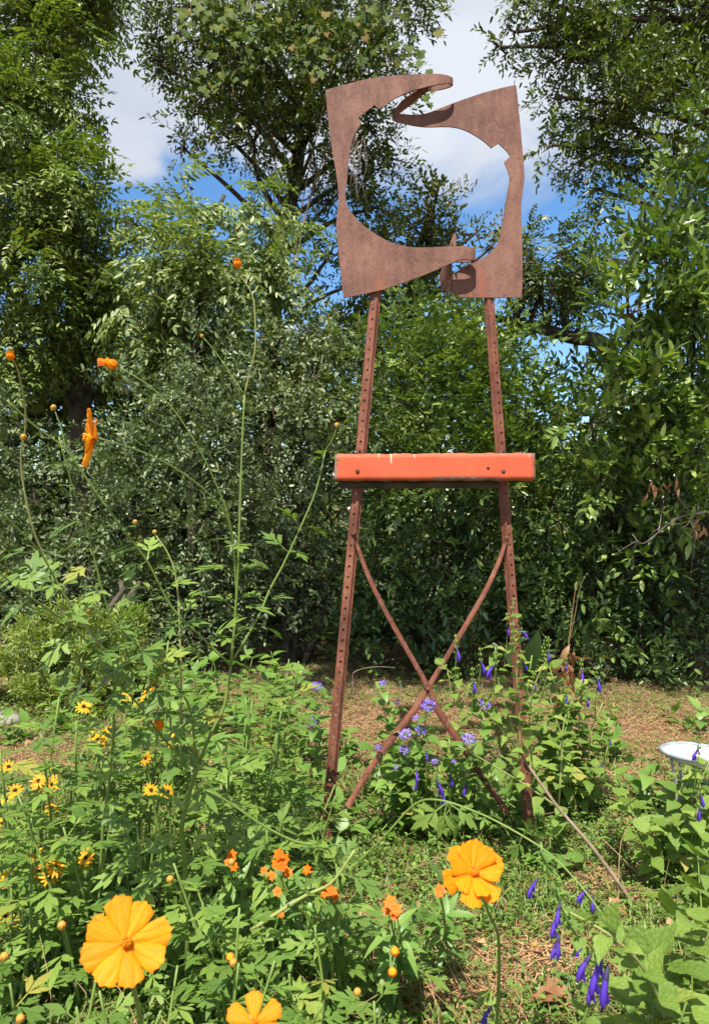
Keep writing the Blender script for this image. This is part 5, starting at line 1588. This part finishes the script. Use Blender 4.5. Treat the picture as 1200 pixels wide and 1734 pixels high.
def cover():
    # grass blades, denser away from the mulch
    n = 150000
    Yv = 1 / rng.uniform(1 / 4.2, 1 / 1.0, n) if False else rng.uniform(1.0, 4.3, n)
    X = rng.uniform(-.62, .62, n) * Yv
    w = straw_w(X, Yv); patch = .5 + .5 * np.sin(X * 7 + 2 * np.sin(Yv * 5)) * np.sin(Yv * 9 + X * 3)
    keep = rng.random(n) < (1 - .88 * w) * (.5 + .5 * patch) * np.where(Yv > 2.5, .45, 1.0); X, Yv = X[keep], Yv[keep]; n = len(X)
    h = rng.uniform(.015, .042, n) * np.where(Yv > 2.5, .7, 1.0); a = rng.uniform(0, 6.28, n); lean = rng.uniform(.2, 1.1, n); wd = rng.uniform(.0012, .0026, n)
    b = np.stack([X, Yv, gz(X, Yv) - .002], 1); d = np.stack([np.cos(a), np.sin(a), 0 * a], 1); s = np.stack([-np.sin(a), np.cos(a), 0 * a], 1)
    m = b + d * (h * lean * .35)[:, None] + np.array([0, 0, 1]) * (h * .65)[:, None]
    t = b + d * (h * lean)[:, None] + np.array([0, 0, 1]) * (h * (1.05 - .3 * lean))[:, None]
    V = np.stack([b - s * wd[:, None], b + s * wd[:, None], m + s * (wd * .8)[:, None], m - s * (wd * .8)[:, None], t], 1).reshape(-1, 3)
    i = np.arange(n) * 5
    acc = Acc(); acc.add(V, np.stack([i, i + 1, i + 2, i + 3], 1), np.stack([i + 3, i + 2, i + 4], 1), np.repeat(rng.random(n), 5))
    tag(acc.build('grass', M['grass']), 'short weedy grass between the flowers and mulch', 'grass', kind='stuff')
    # small leafy weeds
    V0, Q0 = lens(1, .30)
    n = 75000
    Yv = rng.uniform(1.0, 3.6, n); X = rng.uniform(-.62, .62, n) * Yv
    w = straw_w(X, Yv); patch = .5 + .5 * np.sin(X * 5 + 1.5 * np.sin(Yv * 4 + 1)) * np.sin(Yv * 7 + X * 2 + 2)
    keep = rng.random(n) < (1 - .92 * w) * (.4 + .6 * patch); X, Yv = X[keep], Yv[keep]; n = len(X)
    hh = rng.uniform(.004, .05, n)
    a = rng.uniform(0, 6.28, n)
    d = np.stack([np.cos(a), np.sin(a), rng.uniform(-.2, .5, n)], 1)
    R = frames(d, np.tile([0, 0, 1.0], (n, 1)) + rng.normal(0, .25, (n, 3)))
    sc = rng.uniform(.007, .018, n)
    W = np.einsum('nij,vj->nvi', R, V0) * sc[:, None, None] + np.stack([X, Yv, hh], 1)[:, None, :]
    acc = Acc(); acc.add(W.reshape(-1, 3), (Q0[None] + (np.arange(n) * 6)[:, None, None]).reshape(-1, 4), None, np.repeat(rng.random(n), 6))
    tag(acc.build('ground_weeds', M['weed']), 'small leafed weeds creeping between the plants', 'weeds', kind='stuff')
    # pine straw
    n = 140000
    Yv = rng.uniform(.95, 4.2, n); X = rng.uniform(-.62, .62, n) * Yv
    w = straw_w(X, Yv); keep = rng.random(n) < (.07 + .9 * w); X, Yv = X[keep], Yv[keep]; n = len(X)
    a = rng.uniform(0, 6.28, n); L = rng.uniform(.03, .09, n); wd = rng.uniform(.0006, .0013, n)
    z0 = gz(X, Yv) + rng.uniform(.002, .016, n)
    d = np.stack([np.cos(a), np.sin(a), rng.normal(0, .12, n)], 1); s = np.stack([-np.sin(a), np.cos(a), 0 * a], 1)
    c = np.stack([X, Yv, z0], 1); bend = rng.normal(0, .18, n)
    p0 = c - d * (L / 2)[:, None]; p1 = c + s * (bend * L)[:, None] + np.array([0, 0, .004]); p2 = c + d * (L / 2)[:, None]
    u = np.array([0, 0, 1.0]) * wd[:, None]; ss = s * wd[:, None]
    V = np.stack([p0 - ss, p0 + ss, p1 - ss + u, p1 + ss + u, p2 - ss, p2 + ss], 1).reshape(-1, 3)
    i = np.arange(n) * 6
    acc = Acc(); acc.add(V, np.concatenate([np.stack([i, i + 1, i + 3, i + 2], 1), np.stack([i + 2, i + 3, i + 5, i + 4], 1)]), None, np.repeat(rng.random(n), 6))
    tag(acc.build('pine_straw', M['straw']), 'tan pine straw mulch scattered in patches over the soil', 'mulch', kind='stuff')
    # leaf litter
    n = 3200
    Yv = rng.uniform(1.0, 4.0, n); X = rng.uniform(-.62, .62, n) * Yv
    keep = rng.random(n) < (.25 + .75 * straw_w(X, Yv)); X, Yv = X[keep], Yv[keep]; n = len(X)
    a = rng.uniform(0, 6.28, n); d = np.stack([np.cos(a), np.sin(a), rng.normal(0, .2, n)], 1)
    V1, Q1 = lens(1, .32, .5, .25)
    R = frames(d, np.tile([0, 0, 1.0], (n, 1)) + rng.normal(0, .35, (n, 3)))
    W = np.einsum('nij,vj->nvi', R, V1) * rng.uniform(.012, .034, n)[:, None, None] + np.stack([X, Yv, gz(X, Yv) + .008], 1)[:, None, :]
    acc = Acc(); acc.add(W.reshape(-1, 3), (Q1[None] + (np.arange(n) * 6)[:, None, None]).reshape(-1, 4), None, np.repeat(rng.random(n), 6))
    tag(acc.build('leaf_litter', M['litter']), 'small broken brown leaves littering the soil', 'leaf litter', kind='stuff')
cover()

def dry_stems():
    acc = Acc()
    for k in range(520):
        Y = rng.uniform(1.0, 2.6); x = rng.uniform(-.55, .55) * Y
        a = rng.uniform(0, 6.28); L = rng.uniform(.06, .26); e = rng.uniform(.1, 1.1)
        b = np.array([x, Y, .004]); d = np.array([math.cos(a) * math.cos(e), math.sin(a) * math.cos(e), math.sin(e)])
        ln = smooth_line([b, b + d * L * .5 + rng.normal(0, .012, 3), b + d * L + rng.normal(0, .02, 3) + np.array([0, 0, -.03])], 3)
        ln[:, 2] = np.maximum(ln[:, 2], .006)
        tube(acc, ln, rng.uniform(.0007, .0016), .0005, 3, False)
    tag(acc.build('dry_stems', M['straw']), 'thin dry stalks tangled through the flower bed', 'dry stalks', kind='stuff')
dry_stems()

def fallen():
    V, Q, T = grid_leaf([(0, 0), (.12, .25), (.32, .40), (.55, .36), (.8, .2), (1, 0)], fold=.25, sag=.35, wave=.05, seed=4)
    V2, Q2, T2 = grid_leaf([(0, 0), (.15, .2), (.3, .42), (.45, .22), (.65, .38), (.82, .16), (1, 0)], fold=.5, sag=-.25, wave=.06, seed=6)
    mes = [mesh_from('fallen_leaf', V, Q, T, None, M['dry'], True), mesh_from('fallen_leaf', V2, Q2, T2, None, M['dry'], True)]
    data = [(1062, 1556, 38, 0, 'tan fallen leaf lying at the foot of the woody sage stem'), (1130, 1590, 34, 0, 'brown fallen leaf beside the crinkled corner leaves'), (905, 1706, 46, 1, 'large pale dry leaf on the bottom edge, left one of the pair'),
            (962, 1706, 44, 1, 'large pale dry leaf on the bottom edge, right one of the pair'), (800, 1612, 34, 0, 'reddish brown fallen leaf below the ruffled orange bloom'), (1052, 1392, 22, 0, 'orange brown fallen leaf near the stand of the basin'),
            (905, 1630, 20, 1, 'small tan fallen leaf left of the violet sage stalk'), (805, 1570, 18, 0, 'small fallen leaf just under the ruffled orange bloom'), (930, 1640, 18, 0, 'small curled fallen leaf beside the violet sage stalk'),
            (1030, 1553, 18, 1, 'small tan fallen leaf left of the woody sage foot'), (602, 1590, 22, 0, 'dry fallen leaf in the gap between the near cosmos plants'), (720, 1560, 18, 1, 'dry fallen leaf under the small round orange flower'),
            (40, 1270, 16, 0, 'dry leaf standing in the bare soil near the left edge'), (690, 1710, 24, 1, 'dry fallen leaf at the bottom edge middle')]
    for px, py, L, k, lab in data:
        p = G(px, py); p[2] = gz(p[0], p[1]) + .016
        o = link('fallen_leaf', mes[k], None, p)
        a = rng.uniform(0, 6.28); R = frames(np.array([[math.cos(a), math.sin(a), .12]]), np.array([[rng.normal(0, .3), -.35, 1.0]]))[0]
        m = np.eye(4); m[:3, :3] = R * (L / F * p[1] * 1.25); m[:3, 3] = p
        o.matrix_world = Matrix([[float(v) for v in r] for r in m])
        tag(o, lab, 'leaf', 'fallen leaves on the ground')
fallen()
